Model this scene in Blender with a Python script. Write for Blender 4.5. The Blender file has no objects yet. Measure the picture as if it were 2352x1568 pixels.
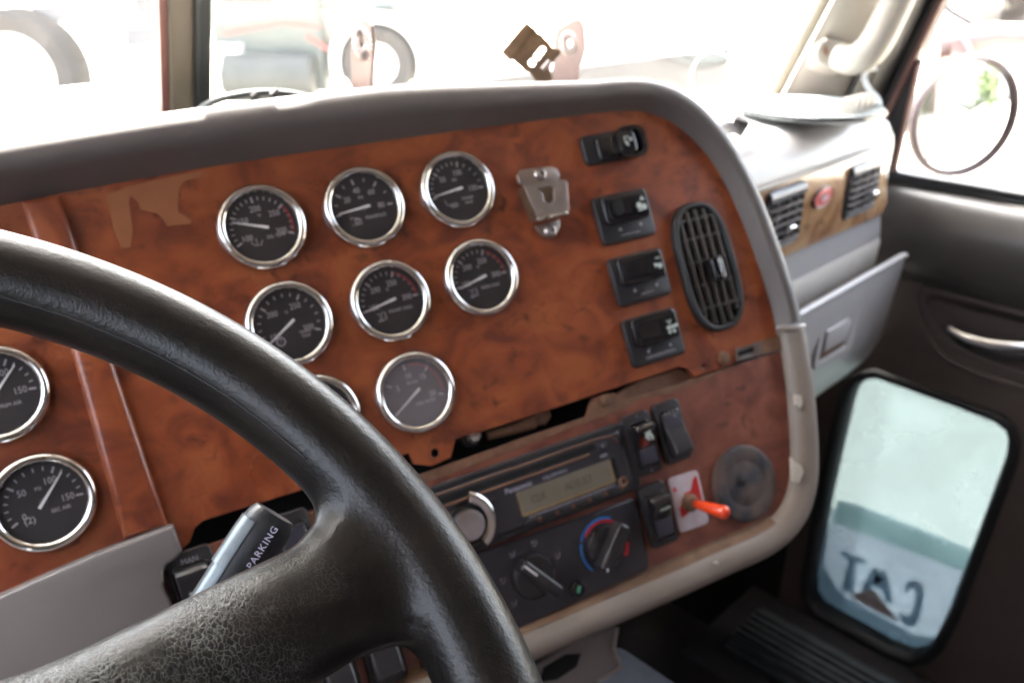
import bpy, bmesh, math, random
import numpy as np
from mathutils import Matrix, Vector
random.seed(7)
sc = bpy.context.scene
COL = sc.collection
rad = math.radians
# ------------------------------------------------------------------ camera geometry (eye of the photographer = origin)
PITCH, YAW, FPX = rad(24.7), rad(45), 1923.0
RT = np.array([math.cos(YAW), -math.sin(YAW), 0]); FL = np.array([math.sin(YAW), math.cos(YAW), 0]); ZZ = np.array([0, 0, 1.])
FW = FL*math.cos(PITCH) - ZZ*math.sin(PITCH); UP = FL*math.sin(PITCH) + ZZ*math.cos(PITCH)
def ray(x, y): return RT*(x-1176)/FPX - UP*(y-784)/FPX + FW
def atX(x, y, X): r = ray(x, y); return r*X/r[0]
def atY(x, y, Y): r = ray(x, y); return r*Y/r[1]
def atZ(x, y, Z): r = ray(x, y); return r*Z/r[2]
def atD(x, y, d): return ray(x, y)*d
def frame(o, u, v):
    u = np.array(u, float); u /= np.linalg.norm(u); v = np.array(v, float); v -= u*(v@u); v /= np.linalg.norm(v); n = np.cross(u, v)
    M = Matrix.Identity(4)
    for i in range(3):
        M[i][0], M[i][1], M[i][2], M[i][3] = u[i], v[i], n[i], o[i]
    return M
def loc(M, x, y, h=0.0):
    """where the sight line meets the plane z = h of a frame, in the frame's own metres"""
    Mi = np.array(M.inverted()); o = Mi[:3, 3]; d = Mi[:3, :3]@ray(x, y)
    t = (h-o[2])/d[2]; p = o+d*t
    return (p[0], p[1])
def locs(M, pts, h=0.0): return [loc(M, x, y, h) for x, y in pts]
c2w = lambda c: RT*c[0]-UP*c[1]+FW*c[2]
O = c2w([-.170, -.079, .574]); U = c2w([.882, -.246, .403]); N = c2w([-.392, .094, .915])
U /= np.linalg.norm(U); N -= U*(N@U); N /= np.linalg.norm(N); V = np.cross(N, U)
MD = frame(O, U, -V)                     # instrument panel frame: x right, y up the panel, z out of it
D = lambda x, y, h=0.0: loc(MD, x, y, h)

# ------------------------------------------------------------------ materials
def mat(name, col, rough=.5, metal=0, spec=.5, coat=0, noise=None, bump=None, emit=None, trans=0, alpha=1, sheen=0):
    """noise=(scale, colour2, amount)  bump=(scale, distance, strength)"""
    m = bpy.data.materials.new(name); m.use_nodes = True; nt = m.node_tree; b = nt.nodes['Principled BSDF']
    b.inputs['Base Color'].default_value = (*col, 1); b.inputs['Roughness'].default_value = rough; b.inputs['Metallic'].default_value = metal
    b.inputs['Specular IOR Level'].default_value = spec; b.inputs['Coat Weight'].default_value = coat; b.inputs['Coat Roughness'].default_value = .15
    b.inputs['Transmission Weight'].default_value = trans
    tc = nt.nodes.new('ShaderNodeTexCoord')
    if noise:
        n = nt.nodes.new('ShaderNodeTexNoise'); n.inputs['Scale'].default_value = noise[0]; n.inputs['Detail'].default_value = 6; n.inputs['Roughness'].default_value = .65
        nt.links.new(tc.outputs['Object'], n.inputs['Vector'])
        r = nt.nodes.new('ShaderNodeMapRange'); r.inputs[1].default_value = .5-noise[2]; r.inputs[2].default_value = .5+noise[2]
        nt.links.new(n.outputs['Fac'], r.inputs[0])
        x = nt.nodes.new('ShaderNodeMix'); x.data_type = 'RGBA'; x.inputs[6].default_value = (*col, 1); x.inputs[7].default_value = (*noise[1], 1)
        nt.links.new(r.outputs[0], x.inputs[0]); nt.links.new(x.outputs[2], b.inputs['Base Color'])
        rr = nt.nodes.new('ShaderNodeMapRange'); rr.inputs[3].default_value = rough*.85; rr.inputs[4].default_value = min(1, rough*1.25)
        nt.links.new(n.outputs['Fac'], rr.inputs[0]); nt.links.new(rr.outputs[0], b.inputs['Roughness'])
    if bump:
        n2 = nt.nodes.new('ShaderNodeTexNoise'); n2.inputs['Scale'].default_value = bump[0]; n2.inputs['Detail'].default_value = 4
        nt.links.new(tc.outputs['Object'], n2.inputs['Vector'])
        bp = nt.nodes.new('ShaderNodeBump'); bp.inputs['Distance'].default_value = bump[1]; bp.inputs['Strength'].default_value = bump[2]
        nt.links.new(n2.outputs['Fac'], bp.inputs['Height']); nt.links.new(bp.outputs[0], b.inputs['Normal'])
    if emit:
        b.inputs['Emission Color'].default_value = (*emit[0], 1); b.inputs['Emission Strength'].default_value = emit[1]
    return m

def wood(name, dark, mid, light, rough=.3, scale=1.0):
    m = bpy.data.materials.new(name); m.use_nodes = True; nt = m.node_tree; b = nt.nodes['Principled BSDF']; L = nt.links.new
    tc = nt.nodes.new('ShaderNodeTexCoord')
    mp = nt.nodes.new('ShaderNodeMapping'); mp.inputs['Rotation'].default_value = (0, 0, rad(35)); mp.inputs['Scale'].default_value = (scale, scale*1.12, scale)
    L(tc.outputs['Object'], mp.inputs[0])
    a = nt.nodes.new('ShaderNodeTexNoise'); a.inputs['Scale'].default_value = 24; a.inputs['Detail'].default_value = 6; a.inputs['Roughness'].default_value = .52; a.inputs['Distortion'].default_value = 1.1
    L(mp.outputs[0], a.inputs['Vector'])
    cr = nt.nodes.new('ShaderNodeValToRGB'); e = cr.color_ramp.elements
    e[0].position = .36; e[0].color = (*dark, 1); e[1].position = .65; e[1].color = (*light, 1); k = e.new(.5); k.color = (*mid, 1)
    L(a.outputs['Fac'], cr.inputs[0])
    # burl eyes: small dark knots gathered in patches
    s = nt.nodes.new('ShaderNodeTexNoise'); s.inputs['Scale'].default_value = 75; s.inputs['Detail'].default_value = 3; s.inputs['Distortion'].default_value = .8
    L(mp.outputs[0], s.inputs['Vector'])
    s2 = nt.nodes.new('ShaderNodeTexNoise'); s2.inputs['Scale'].default_value = 16; L(tc.outputs['Object'], s2.inputs['Vector'])
    mr = nt.nodes.new('ShaderNodeMapRange'); mr.inputs[1].default_value = .55; mr.inputs[2].default_value = .70; L(s.outputs['Fac'], mr.inputs[0])
    mr2 = nt.nodes.new('ShaderNodeMapRange'); mr2.inputs[1].default_value = .45; mr2.inputs[2].default_value = .62; L(s2.outputs['Fac'], mr2.inputs[0])
    mu = nt.nodes.new('ShaderNodeMath'); mu.operation = 'MULTIPLY'; L(mr.outputs[0], mu.inputs[0]); L(mr2.outputs[0], mu.inputs[1])
    x = nt.nodes.new('ShaderNodeMix'); x.data_type = 'RGBA'; x.inputs[7].default_value = (dark[0]*.6, dark[1]*.65, dark[2]*.8, 1)
    L(mu.outputs[0], x.inputs[0]); L(cr.outputs[0], x.inputs[6])
    L(x.outputs[2], b.inputs['Base Color'])
    # dust film changes the gloss in clouds
    d = nt.nodes.new('ShaderNodeTexNoise'); d.inputs['Scale'].default_value = 9; d.inputs['Detail'].default_value = 8; L(tc.outputs['Object'], d.inputs['Vector'])
    r = nt.nodes.new('ShaderNodeMapRange'); r.inputs[1].default_value = .3; r.inputs[2].default_value = .7; r.inputs[3].default_value = rough*.8; r.inputs[4].default_value = rough*1.4
    L(d.outputs['Fac'], r.inputs[0]); L(r.outputs[0], b.inputs['Roughness'])
    b.inputs['Specular IOR Level'].default_value = .5; b.inputs['Coat Weight'].default_value = .35; b.inputs['Coat Roughness'].default_value = .22
    return m

def pane(name, tint=(1, 1, 1), refl=.06, haze=0.0, hcol=(1, 1, 1)):
    m = bpy.data.materials.new(name); m.use_nodes = True; nt = m.node_tree; nt.nodes.clear(); L = nt.links.new
    o = nt.nodes.new('ShaderNodeOutputMaterial'); t = nt.nodes.new('ShaderNodeBsdfTransparent'); t.inputs[0].default_value = (*tint, 1)
    g = nt.nodes.new('ShaderNodeBsdfGlossy'); g.inputs['Roughness'].default_value = .03
    f = nt.nodes.new('ShaderNodeFresnel'); ge = nt.nodes.new('ShaderNodeNewGeometry'); im = nt.nodes.new('ShaderNodeMapRange'); im.inputs[3].default_value = 1.45; im.inputs[4].default_value = 1/1.45; L(ge.outputs['Backfacing'], im.inputs[0]); L(im.outputs[0], f.inputs[0])
    mx = nt.nodes.new('ShaderNodeMixShader'); L(f.outputs[0], mx.inputs[0]); L(t.outputs[0], mx.inputs[1]); L(g.outputs[0], mx.inputs[2])
    last = mx
    if haze:
        d = nt.nodes.new('ShaderNodeBsdfTranslucent'); d.inputs[0].default_value = (*hcol, 1)
        tc = nt.nodes.new('ShaderNodeTexCoord'); n = nt.nodes.new('ShaderNodeTexNoise'); n.inputs['Scale'].default_value = 9; n.inputs['Detail'].default_value = 6; L(tc.outputs['Object'], n.inputs[0])
        r = nt.nodes.new('ShaderNodeMapRange'); r.inputs[1].default_value = .25; r.inputs[2].default_value = .75; r.inputs[3].default_value = haze*.55; r.inputs[4].default_value = haze; L(n.outputs['Fac'], r.inputs[0])
        m2 = nt.nodes.new('ShaderNodeMixShader'); L(r.outputs[0], m2.inputs[0]); L(mx.outputs[0], m2.inputs[1]); L(d.outputs[0], m2.inputs[2]); last = m2
    L(last.outputs[0], o.inputs[0]); return m

def dustpane(name, amt, col):
    m = pane(name); nt = m.node_tree; L = nt.links.new; o = [n for n in nt.nodes if n.type == 'OUTPUT_MATERIAL'][0]; src = o.inputs[0].links[0].from_socket
    d = nt.nodes.new('ShaderNodeBsdfDiffuse'); d.inputs[0].default_value = (*col, 1); tc = nt.nodes.new('ShaderNodeTexCoord'); n = nt.nodes.new('ShaderNodeTexNoise'); n.inputs['Scale'].default_value = 45; L(tc.outputs['Object'], n.inputs[0])
    r = nt.nodes.new('ShaderNodeMapRange'); r.inputs[1].default_value = .3; r.inputs[2].default_value = .7; r.inputs[3].default_value = amt*.7; r.inputs[4].default_value = amt; L(n.outputs['Fac'], r.inputs[0])
    x = nt.nodes.new('ShaderNodeMixShader'); L(r.outputs[0], x.inputs[0]); L(src, x.inputs[1]); L(d.outputs[0], x.inputs[2]); L(x.outputs[0], o.inputs[0]); return m
def leather():
    m = bpy.data.materials.new('wheel_leather'); m.use_nodes = True; nt = m.node_tree; b = nt.nodes['Principled BSDF']; L = nt.links.new
    tc = nt.nodes.new('ShaderNodeTexCoord')
    b.inputs['Specular IOR Level'].default_value = .30
    # colour: black-brown hide, a little browner where hands wore it
    n = nt.nodes.new('ShaderNodeTexNoise'); n.inputs['Scale'].default_value = 22; n.inputs['Detail'].default_value = 6; L(tc.outputs['Object'], n.inputs[0])
    cr = nt.nodes.new('ShaderNodeValToRGB'); e = cr.color_ramp.elements; e[0].position = .35; e[0].color = (.0075, .0065, .0062, 1); e[1].position = .7; e[1].color = (.016, .012, .0105, 1); L(n.outputs['Fac'], cr.inputs[0])
    # creases: warped cells, strong on the spoke
    wn = nt.nodes.new('ShaderNodeTexNoise'); wn.inputs['Scale'].default_value = 260; wn.inputs['Detail'].default_value = 3; L(tc.outputs['Object'], wn.inputs[0])
    wm = nt.nodes.new('ShaderNodeVectorMath'); wm.operation = 'SCALE'; wm.inputs['Scale'].default_value = .0040; L(wn.outputs['Color'], wm.inputs[0])
    wa = nt.nodes.new('ShaderNodeVectorMath'); wa.operation = 'ADD'; L(tc.outputs['Object'], wa.inputs[0]); L(wm.outputs[0], wa.inputs[1])
    mp = nt.nodes.new('ShaderNodeMapping'); mp.inputs['Scale'].default_value = (1.25, .7, 1); L(wa.outputs[0], mp.inputs[0])
    v = nt.nodes.new('ShaderNodeTexVoronoi'); v.feature = 'DISTANCE_TO_EDGE'; v.inputs['Scale'].default_value = 560; L(mp.outputs[0], v.inputs['Vector'])
    vr = nt.nodes.new('ShaderNodeMapRange'); vr.inputs[1].default_value = 0; vr.inputs[2].default_value = .30; L(v.outputs['Distance'], vr.inputs[0])
    sp = nt.nodes.new('ShaderNodeSeparateXYZ'); L(tc.outputs['Object'], sp.inputs[0])
    # mask: strong for x < .20 in the wheel plane (the spoke), fading to faint grain on the rim
    mk1 = nt.nodes.new('ShaderNodeMapRange'); mk1.inputs[1].default_value = .203; mk1.inputs[2].default_value = .155; mk1.inputs[3].default_value = .04; mk1.inputs[4].default_value = 1; L(sp.outputs['X'], mk1.inputs[0])
    mk2 = nt.nodes.new('ShaderNodeMapRange'); mk2.inputs[1].default_value = .075; mk2.inputs[2].default_value = .055; mk2.inputs[3].default_value = .06; mk2.inputs[4].default_value = 1; L(sp.outputs['Y'], mk2.inputs[0])
    mk = nt.nodes.new('ShaderNodeMath'); mk.operation = 'MULTIPLY'; L(mk1.outputs[0], mk.inputs[0]); L(mk2.outputs[0], mk.inputs[1])
    pn = nt.nodes.new('ShaderNodeTexNoise'); pn.inputs['Scale'].default_value = 35; pn.inputs['Detail'].default_value = 3; L(tc.outputs['Object'], pn.inputs[0])
    pr = nt.nodes.new('ShaderNodeMapRange'); pr.inputs[1].default_value = .40; pr.inputs[2].default_value = .6; pr.inputs[3].default_value = .15; L(pn.outputs['Fac'], pr.inputs[0])
    mkp = nt.nodes.new('ShaderNodeMath'); mkp.operation = 'MULTIPLY'; L(mk.outputs[0], mkp.inputs[0]); L(pr.outputs[0], mkp.inputs[1])
    b1 = nt.nodes.new('ShaderNodeBump'); b1.inputs['Distance'].default_value = .00020; L(mkp.outputs[0], b1.inputs['Strength']); L(vr.outputs[0], b1.inputs['Height'])
    g = nt.nodes.new('ShaderNodeTexNoise'); g.inputs['Scale'].default_value = 900; g.inputs['Detail'].default_value = 3; L(tc.outputs['Object'], g.inputs[0])
    b2 = nt.nodes.new('ShaderNodeBump'); b2.inputs['Distance'].default_value = .00025; b2.inputs['Strength'].default_value = .45; L(g.outputs['Fac'], b2.inputs['Height']); L(b1.outputs[0], b2.inputs['Normal'])
    g2 = nt.nodes.new('ShaderNodeTexNoise'); g2.inputs['Scale'].default_value = 420; g2.inputs['Detail'].default_value = 5; L(tc.outputs['Object'], g2.inputs[0])
    b3 = nt.nodes.new('ShaderNodeBump'); b3.inputs['Distance'].default_value = .0006; b3.inputs['Strength'].default_value = .28; L(g2.outputs['Fac'], b3.inputs['Height']); L(b2.outputs[0], b3.inputs['Normal'])
    L(b3.outputs[0], b.inputs['Normal'])
    # pale dust in the creases
    iv = nt.nodes.new('ShaderNodeMapRange'); iv.inputs[1].default_value = 0; iv.inputs[2].default_value = .07; iv.inputs[3].default_value = 1; iv.inputs[4].default_value = 0; L(v.outputs['Distance'], iv.inputs[0])
    im = nt.nodes.new('ShaderNodeMath'); im.operation = 'MULTIPLY'; L(iv.outputs[0], im.inputs[0]); L(mkp.outputs[0], im.inputs[1])
    i2 = nt.nodes.new('ShaderNodeMath'); i2.operation = 'MULTIPLY'; i2.inputs[1].default_value = .75; L(im.outputs[0], i2.inputs[0])
    x = nt.nodes.new('ShaderNodeMix'); x.data_type = 'RGBA'; x.inputs[7].default_value = (.16, .17, .155, 1); L(i2.outputs[0], x.inputs[0]); L(cr.outputs[0], x.inputs[6]); L(x.outputs[2], b.inputs['Base Color'])
    rr = nt.nodes.new('ShaderNodeMapRange'); rr.inputs[3].default_value = .27; rr.inputs[4].default_value = .42; L(n.outputs['Fac'], rr.inputs[0]); L(rr.outputs[0], b.inputs['Roughness'])
    return m

M = dict(
 wood=wood('burl_wood', (.145, .031, .014), (.240, .056, .020), (.31, .083, .027)),
 woodlow=wood('sheen_washed_burl', (.145, .042, .027), (.20, .063, .040), (.25, .088, .053), rough=.34),  # pinkish reflection on the lower wood is mixed into its colour
 woodpale=wood('sheen_paled_burl', (.26, .12, .055), (.40, .23, .12), (.50, .33, .18), rough=.2, scale=.6),  # base lightened for the bright reflection on the passenger trim
 bare=mat('bare_veneer', (.31, .125, .058), .7, spec=.15, noise=(30, (.27, .10, .045), .3)),
 edge=mat('worn_edge', (.215, .115, .065), .7, noise=(45, (.13, .055, .03), .16)), rusty=mat('rusty_metal', (.17, .155, .15), .45, .3, noise=(60, (.11, .065, .04), .12)),
 hood=mat('grey_dash_vinyl', (.128, .111, .106), .42, noise=(25, (.105, .090, .085), .3), bump=(1100, .0003, .5)),
 trim=mat('beige_moulding', (.25, .215, .19), .38, noise=(14, (.20, .16, .13), .25), bump=(500, .0002, .3)),
 chip=mat('bare_chip', (.55, .50, .42), .6, noise=(60, (.42, .37, .31), .2)),
 grime=mat('brown_grime', (.11, .055, .03), .7, noise=(50, (.2, .12, .07), .2)),
 greyp=mat('grey_plastic', (.18, .160, .158), .42, noise=(10, (.155, .137, .132), .25), bump=(700, .0002, .4)),
 lightp=mat('light_grey_plastic', (.33, .315, .315), .35, noise=(8, (.29, .275, .272), .3), bump=(600, .0002, .3)),
 lidp=mat('lid_plastic_lit', (.46, .445, .44), .36, noise=(8, (.41, .39, .385), .3), bump=(600, .0002, .3)), ledge=mat('ledge_plastic_lit', (.55, .52, .48), .4, noise=(12, (.47, .43, .39), .25)),  # lightened copies of the grey and cream plastics, window light in the colour
 cream=mat('cream_plastic', (.29, .262, .228), .45, noise=(12, (.25, .22, .19), .25)),
 chrome=mat('chrome', (.72, .72, .74), .07, 1, noise=(120, (.62, .60, .58), .3)),
 steel=mat('brushed_steel', (.50, .45, .45), .33, 1, noise=(60, (.36, .31, .28), .3)),
 brown=mat('bronze_plate', (.20, .125, .07), .38, .4, noise=(28, (.07, .048, .034), .16)),
 dial=mat('dial_black', (.017, .0145, .0155), .4, spec=.4, noise=(40, (.026, .022, .023), .3)),
 ink=mat('dial_white', (.40, .37, .41), .5),
 needle=mat('needle_white', (.75, .73, .76), .4),
 red=mat('dial_red', (.30, .015, .02), .5),
 blk=mat('black_plastic', (.016, .016, .02), .33, noise=(50, (.028, .026, .028), .25), bump=(900, .0002, .3)),
 blkgloss=mat('gloss_black_plastic', (.008, .008, .011), .12, spec=.6, noise=(30, (.02, .018, .018), .3)),
 blkdull=mat('dull_black_rubber', (.02, .02, .022), .6, noise=(20, (.035, .033, .034), .3), bump=(300, .0004, .3)),
 face=mat('radio_face', (.022, .021, .028), .34, noise=(35, (.035, .031, .036), .3)),
 btn=mat('button_grey', (.04, .038, .055), .35),
 lcd=mat('lcd', (.175, .168, .145), .3, noise=(22, (.15, .125, .085), .22)),
 lcdink=mat('lcd_segment', (.075, .07, .05), .4),
 dark=mat('dark_cavity', (.004, .004, .004), .9),
 silver=mat('knob_silver', (.62, .60, .63), .3, 1, noise=(90, (.5, .48, .5), .25)),
 blue=mat('mark_blue', (.02, .16, .46), .4), markred=mat('mark_red', (.52, .02, .02), .4),
 green=mat('indicator_green', (.12, .52, .30), .5),
 orange=mat('orange_lever', (.85, .07, .012), .28, coat=.4, noise=(60, (.72, .05, .01), .3)),
 plate=mat('worn_toggle_plate', (.60, .55, .60), .45, noise=(55, (.42, .33, .33), .2)),
 disc=mat('scuffed_disc', (.040, .041, .052), .6, spec=.3, noise=(34, (.115, .088, .075), .09), bump=(50, .0012, .5)),
 doorp=mat('door_vinyl', (.085, .066, .058), .45, noise=(12, (.068, .053, .047), .3), bump=(800, .0003, .4)),
 pad=mat('door_pad', (.062, .055, .052), .38, noise=(12, (.052, .046, .043), .3), bump=(700, .0003, .4)),
 seal=mat('black_seal', (.008, .008, .009), .5, noise=(20, (.016, .016, .016), .3)),
 redline=mat('red_brown_strip', (.26, .13, .11), .4),
 olive=mat('olive_metal', (.19, .165, .12), .45, noise=(15, (.15, .13, .095), .3)),
 carpet=mat('dark_carpet', (.012, .014, .02), .95, noise=(40, (.03, .022, .018), .2), bump=(300, .003, .8)),
 headliner=mat('headliner', (.11, .090, .078), .9, noise=(20, (.09, .075, .066), .3)),
 ribbed=mat('sill_metal', (.065, .075, .085), .5, .4, noise=(30, (.03, .03, .03), .3)),
 sticker=None,
 paintw=mat('truck_white', (.8, .8, .8), .25, coat=.5, noise=(3, (.74, .74, .73), .3)),
 paintg=mat('truck_pale_green', (.066, .077, .072), .5, noise=(2, (.050, .060, .057), .3)),
 tyre=mat('tyre', (.022, .023, .026), .85, noise=(3, (.040, .034, .030), .25)),
 truckdark=mat('truck_dark', (.022, .025, .024), .6, noise=(4, (.045, .048, .045), .3)),
 truckred=mat('truck_red', (.24, .045, .04), .5),
 dust=mat('dusty_ground', (.50, .45, .38), .95, noise=(.6, (.40, .35, .28), .3), bump=(6, .03, .6)),
 leaf=mat('leaf', (.030, .048, .014), .6, noise=(3, (.05, .075, .02), .3)),
 bark=mat('bark', (.10, .07, .05), .9, noise=(8, (.06, .04, .03), .3)),
 cable=mat('white_cable', (.70, .74, .76), .35),
 glassw=pane('window_glass', (.97, .98, .975)), shield=pane('dusty_windshield', (.97, .98, .97), haze=.003, hcol=(.9, .88, .84)),
 lens=dustpane('gauge_glass', .028, (.45, .40, .42)),
 dustylens=dustpane('dusty_gauge_glass', .30, (.50, .44, .47)),
 tint=pane('green_tint_glass', (.170, .200, .212), haze=.17, hcol=(.40, .47, .48)),
 dish=mat('pale_dish', (.36, .40, .41), .22, coat=.5, noise=(12, (.29, .33, .34), .25)),
 mirror=mat('mirror_glass', (.92, .93, .93), .02, 1), rimm=mat('mirror_rim', (.045, .028, .030), .6),
 armpink=mat('pinkish_arm', (.34, .25, .235), .4, .2, noise=(10, (.28, .2, .19), .3)),
 pink=mat('pinkish_metal', (.17, .115, .11), .3, .35, noise=(40, (.12, .09, .085), .3)),
 sleeper=mat('back_upholstery', (.12, .09, .092), .85, noise=(6, (.11, .095, .1), .3)),
 leather=leather(),
)
def sticker_mat(name, col, amt):
    m = bpy.data.materials.new(name); m.use_nodes = True; nt = m.node_tree; nt.nodes.clear(); L = nt.links.new
    o = nt.nodes.new('ShaderNodeOutputMaterial'); d = nt.nodes.new('ShaderNodeBsdfDiffuse'); t = nt.nodes.new('ShaderNodeBsdfTranslucent')
    tc = nt.nodes.new('ShaderNodeTexCoord'); n = nt.nodes.new('ShaderNodeTexNoise'); n.inputs['Scale'].default_value = 14; n.inputs['Detail'].default_value = 6; L(tc.outputs['Object'], n.inputs[0])
    x = nt.nodes.new('ShaderNodeMix'); x.data_type = 'RGBA'; x.inputs[6].default_value = (*col, 1); x.inputs[7].default_value = (*[c*.8 for c in col], 1)
    L(n.outputs['Fac'], x.inputs[0]); L(x.outputs[2], d.inputs[0]); L(x.outputs[2], t.inputs[0])
    mx = nt.nodes.new('ShaderNodeMixShader'); mx.inputs[0].default_value = amt; L(d.outputs[0], mx.inputs[1]); L(t.outputs[0], mx.inputs[2]); L(mx.outputs[0], o.inputs[0]); return m
M['sticker'] = sticker_mat('sticker_white', (.85, .84, .88), .95)
M['stickerink'] = sticker_mat('sticker_ink', (.46, .54, .60), .95)
M['stickertri'] = sticker_mat('sticker_triangle', (.46, .36, .34), .95)
M['stickerband'] = sticker_mat('band_green', (.60, .68, .68), .95)
M['stickerblue'] = sticker_mat('blue_grey_darkening', (.38, .43, .48), .95)
M['film'] = sticker_mat('frosted_film', (.24, .34, .34), .95)

# ------------------------------------------------------------------ mesh helpers; every shape is (verts, faces)
def join(*gs):
    vs, fs = [], []
    for v, f in gs:
        k = len(vs); vs += list(v); fs += [tuple(i+k for i in q) for q in f]
    return vs, fs
def xf(g, Mx): return [tuple(Mx @ Vector(p)) for p in g[0]], g[1]
def rot2(g, ang, cx=0, cy=0):
    c, s = math.cos(ang), math.sin(ang)
    return [(cx+(x-cx)*c-(y-cy)*s, cy+(x-cx)*s+(y-cy)*c, z) for x, y, z in g[0]], g[1]
def area(l): return sum(l[i][0]*l[(i+1) % len(l)][1]-l[(i+1) % len(l)][0]*l[i][1] for i in range(len(l)))/2
def inset(l, d):
    n = len(l); out = []
    for i in range(n):
        p, q, r = l[i-1], l[i], l[(i+1) % n]
        e1 = (q[0]-p[0], q[1]-p[1]); e2 = (r[0]-q[0], r[1]-q[1]); a = math.hypot(*e1) or 1e-9; b = math.hypot(*e2) or 1e-9
        n1 = (-e1[1]/a, e1[0]/a); n2 = (-e2[1]/b, e2[0]/b); m = (n1[0]+n2[0], n1[1]+n2[1]); k = max(.35, (m[0]**2+m[1]**2)/2)
        out.append((q[0]+m[0]*d/k, q[1]+m[1]*d/k))
    return out
def prism(l, z0, z1, bev=0.0, steps=3):
    if area(l) < 0: l = l[::-1]
    n = len(l); rings = [(l, z0)]
    if bev:
        for i in range(steps+1):
            a = i/steps*math.pi/2; rings.append((inset(l, bev*(1-math.cos(a))), z1-bev+bev*math.sin(a)))
    else: rings.append((l, z1))
    vs = [(x, y, z) for r, z in rings for x, y in r]; fs = [tuple(range(n))[::-1], tuple(range((len(rings)-1)*n, len(rings)*n))]
    for k in range(len(rings)-1):
        for i in range(n):
            j = (i+1) % n; fs.append((k*n+i, k*n+j, (k+1)*n+j, (k+1)*n+i))
    return vs, fs
def rrect(cx, cy, w, h, r, seg=5):
    r = min(r, w/2-1e-5, h/2-1e-5); out = []
    for k, (sx, sy) in enumerate(((1, 1), (-1, 1), (-1, -1), (1, -1))):
        for i in range(seg+1):
            a = (k+i/seg)*math.pi/2; out.append((cx+sx*(w/2-r)+r*math.cos(a), cy+sy*(h/2-r)+r*math.sin(a)))
    return out
def rbox(cx, cy, w, h, z0, z1, r=.002, bev=.0008): return prism(rrect(cx, cy, w, h, r), z0, z1, min(bev, (z1-z0)*.8))
def box(x0, x1, y0, y1, z0, z1, bev=0):
    return prism([(x0, y0), (x1, y0), (x1, y1), (x0, y1)], z0, z1, bev)
def ring2(a, b, z0, z1):
    """solid between two loops with the same vertex count (a outer, b inner)"""
    n = len(a); vs = [(x, y, z0) for x, y in a]+[(x, y, z1) for x, y in a]+[(x, y, z1) for x, y in b]+[(x, y, z0) for x, y in b]; fs = []
    for k in range(4):
        for i in range(n):
            j = (i+1) % n; q = ((k+1) % 4); fs.append((k*n+i, k*n+j, q*n+j, q*n+i))
    return vs, fs
def lathe(prof, seg=48, cx=0, cy=0, closed=False, a0=0, a1=2*math.pi):
    full = abs(a1-a0-2*math.pi) < 1e-6; m = seg if full else seg+1; vs = []; fs = []; n = len(prof)
    for i in range(m):
        a = a0+(a1-a0)*i/seg
        for r, z in prof: vs.append((cx+r*math.cos(a), cy+r*math.sin(a), z))
    for i in range(seg):
        j = (i+1) % m
        for k in range(n if closed else n-1):
            q = (k+1) % n; fs.append((i*n+k, j*n+k, j*n+q, i*n+q))
    return vs, fs
def disk(r, z, cx=0, cy=0, seg=48): return [(cx+r*math.cos(2*math.pi*i/seg), cy+r*math.sin(2*math.pi*i/seg), z) for i in range(seg)], [tuple(range(seg))]
def cyl(r, z0, z1, cx=0, cy=0, seg=32, bev=.0006): return prism([(cx+r*math.cos(2*math.pi*i/seg), cy+r*math.sin(2*math.pi*i/seg)) for i in range(seg)], z0, z1, bev)
def arc(r0, r1, a0, a1, z, cx=0, cy=0, seg=24):
    vs = []; fs = []
    for i in range(seg+1):
        a = rad(a0+(a1-a0)*i/seg)
        for r in (r0, r1): vs.append((cx+r*math.cos(a), cy+r*math.sin(a), z))
    for i in range(seg): fs.append((2*i, 2*i+1, 2*i+3, 2*i+2) if a1 > a0 else (2*i, 2*i+2, 2*i+3, 2*i+1))
    return vs, fs
def bar(x0, y0, x1, y1, w0, w1, z):
    L = math.hypot(x1-x0, y1-y0); nx, ny = -(y1-y0)/L, (x1-x0)/L
    return [(x0-nx*w0/2, y0-ny*w0/2, z), (x1-nx*w1/2, y1-ny*w1/2, z), (x1+nx*w1/2, y1+ny*w1/2, z), (x0+nx*w0/2, y0+ny*w0/2, z)], [(0, 1, 2, 3)]
def spline(P, n=8):
    P = [np.array(p, float) for p in P]; out = []
    for i in range(len(P)-1):
        a, b, c, d = P[max(i-1, 0)], P[i], P[i+1], P[min(i+2, len(P)-1)]
        for k in range(n):
            t = k/n; out.append(.5*((2*b)+(-a+c)*t+(2*a-5*b+4*c-d)*t*t+(-a+3*b-3*c+d)*t**3))
    out.append(P[-1]); return out
def tube(P, r, seg=12, flat=1.0, caps=True):
    P = [np.array(p, float) for p in P]; n = len(P); vs = []; fs = []; up = None
    for i in range(n):
        t = P[min(i+1, n-1)]-P[max(i-1, 0)]; t /= np.linalg.norm(t)
        if up is None: up = np.array([0, 0, 1.]) if abs(t[2]) < .9 else np.array([1., 0, 0])
        s = np.cross(t, up); s /= np.linalg.norm(s); up = np.cross(s, t); rr = r[i] if hasattr(r, '__len__') else r
        for k in range(seg):
            a = 2*math.pi*k/seg; vs.append(tuple(P[i]+s*rr*math.cos(a)+up*rr*flat*math.sin(a)))
    for i in range(n-1):
        for k in range(seg):
            q = (k+1) % seg; fs.append((i*seg+k, i*seg+q, (i+1)*seg+q, (i+1)*seg+k))
    if caps: fs += [tuple(range(seg))[::-1], tuple(range((n-1)*seg, n*seg))]
    return vs, fs
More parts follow.
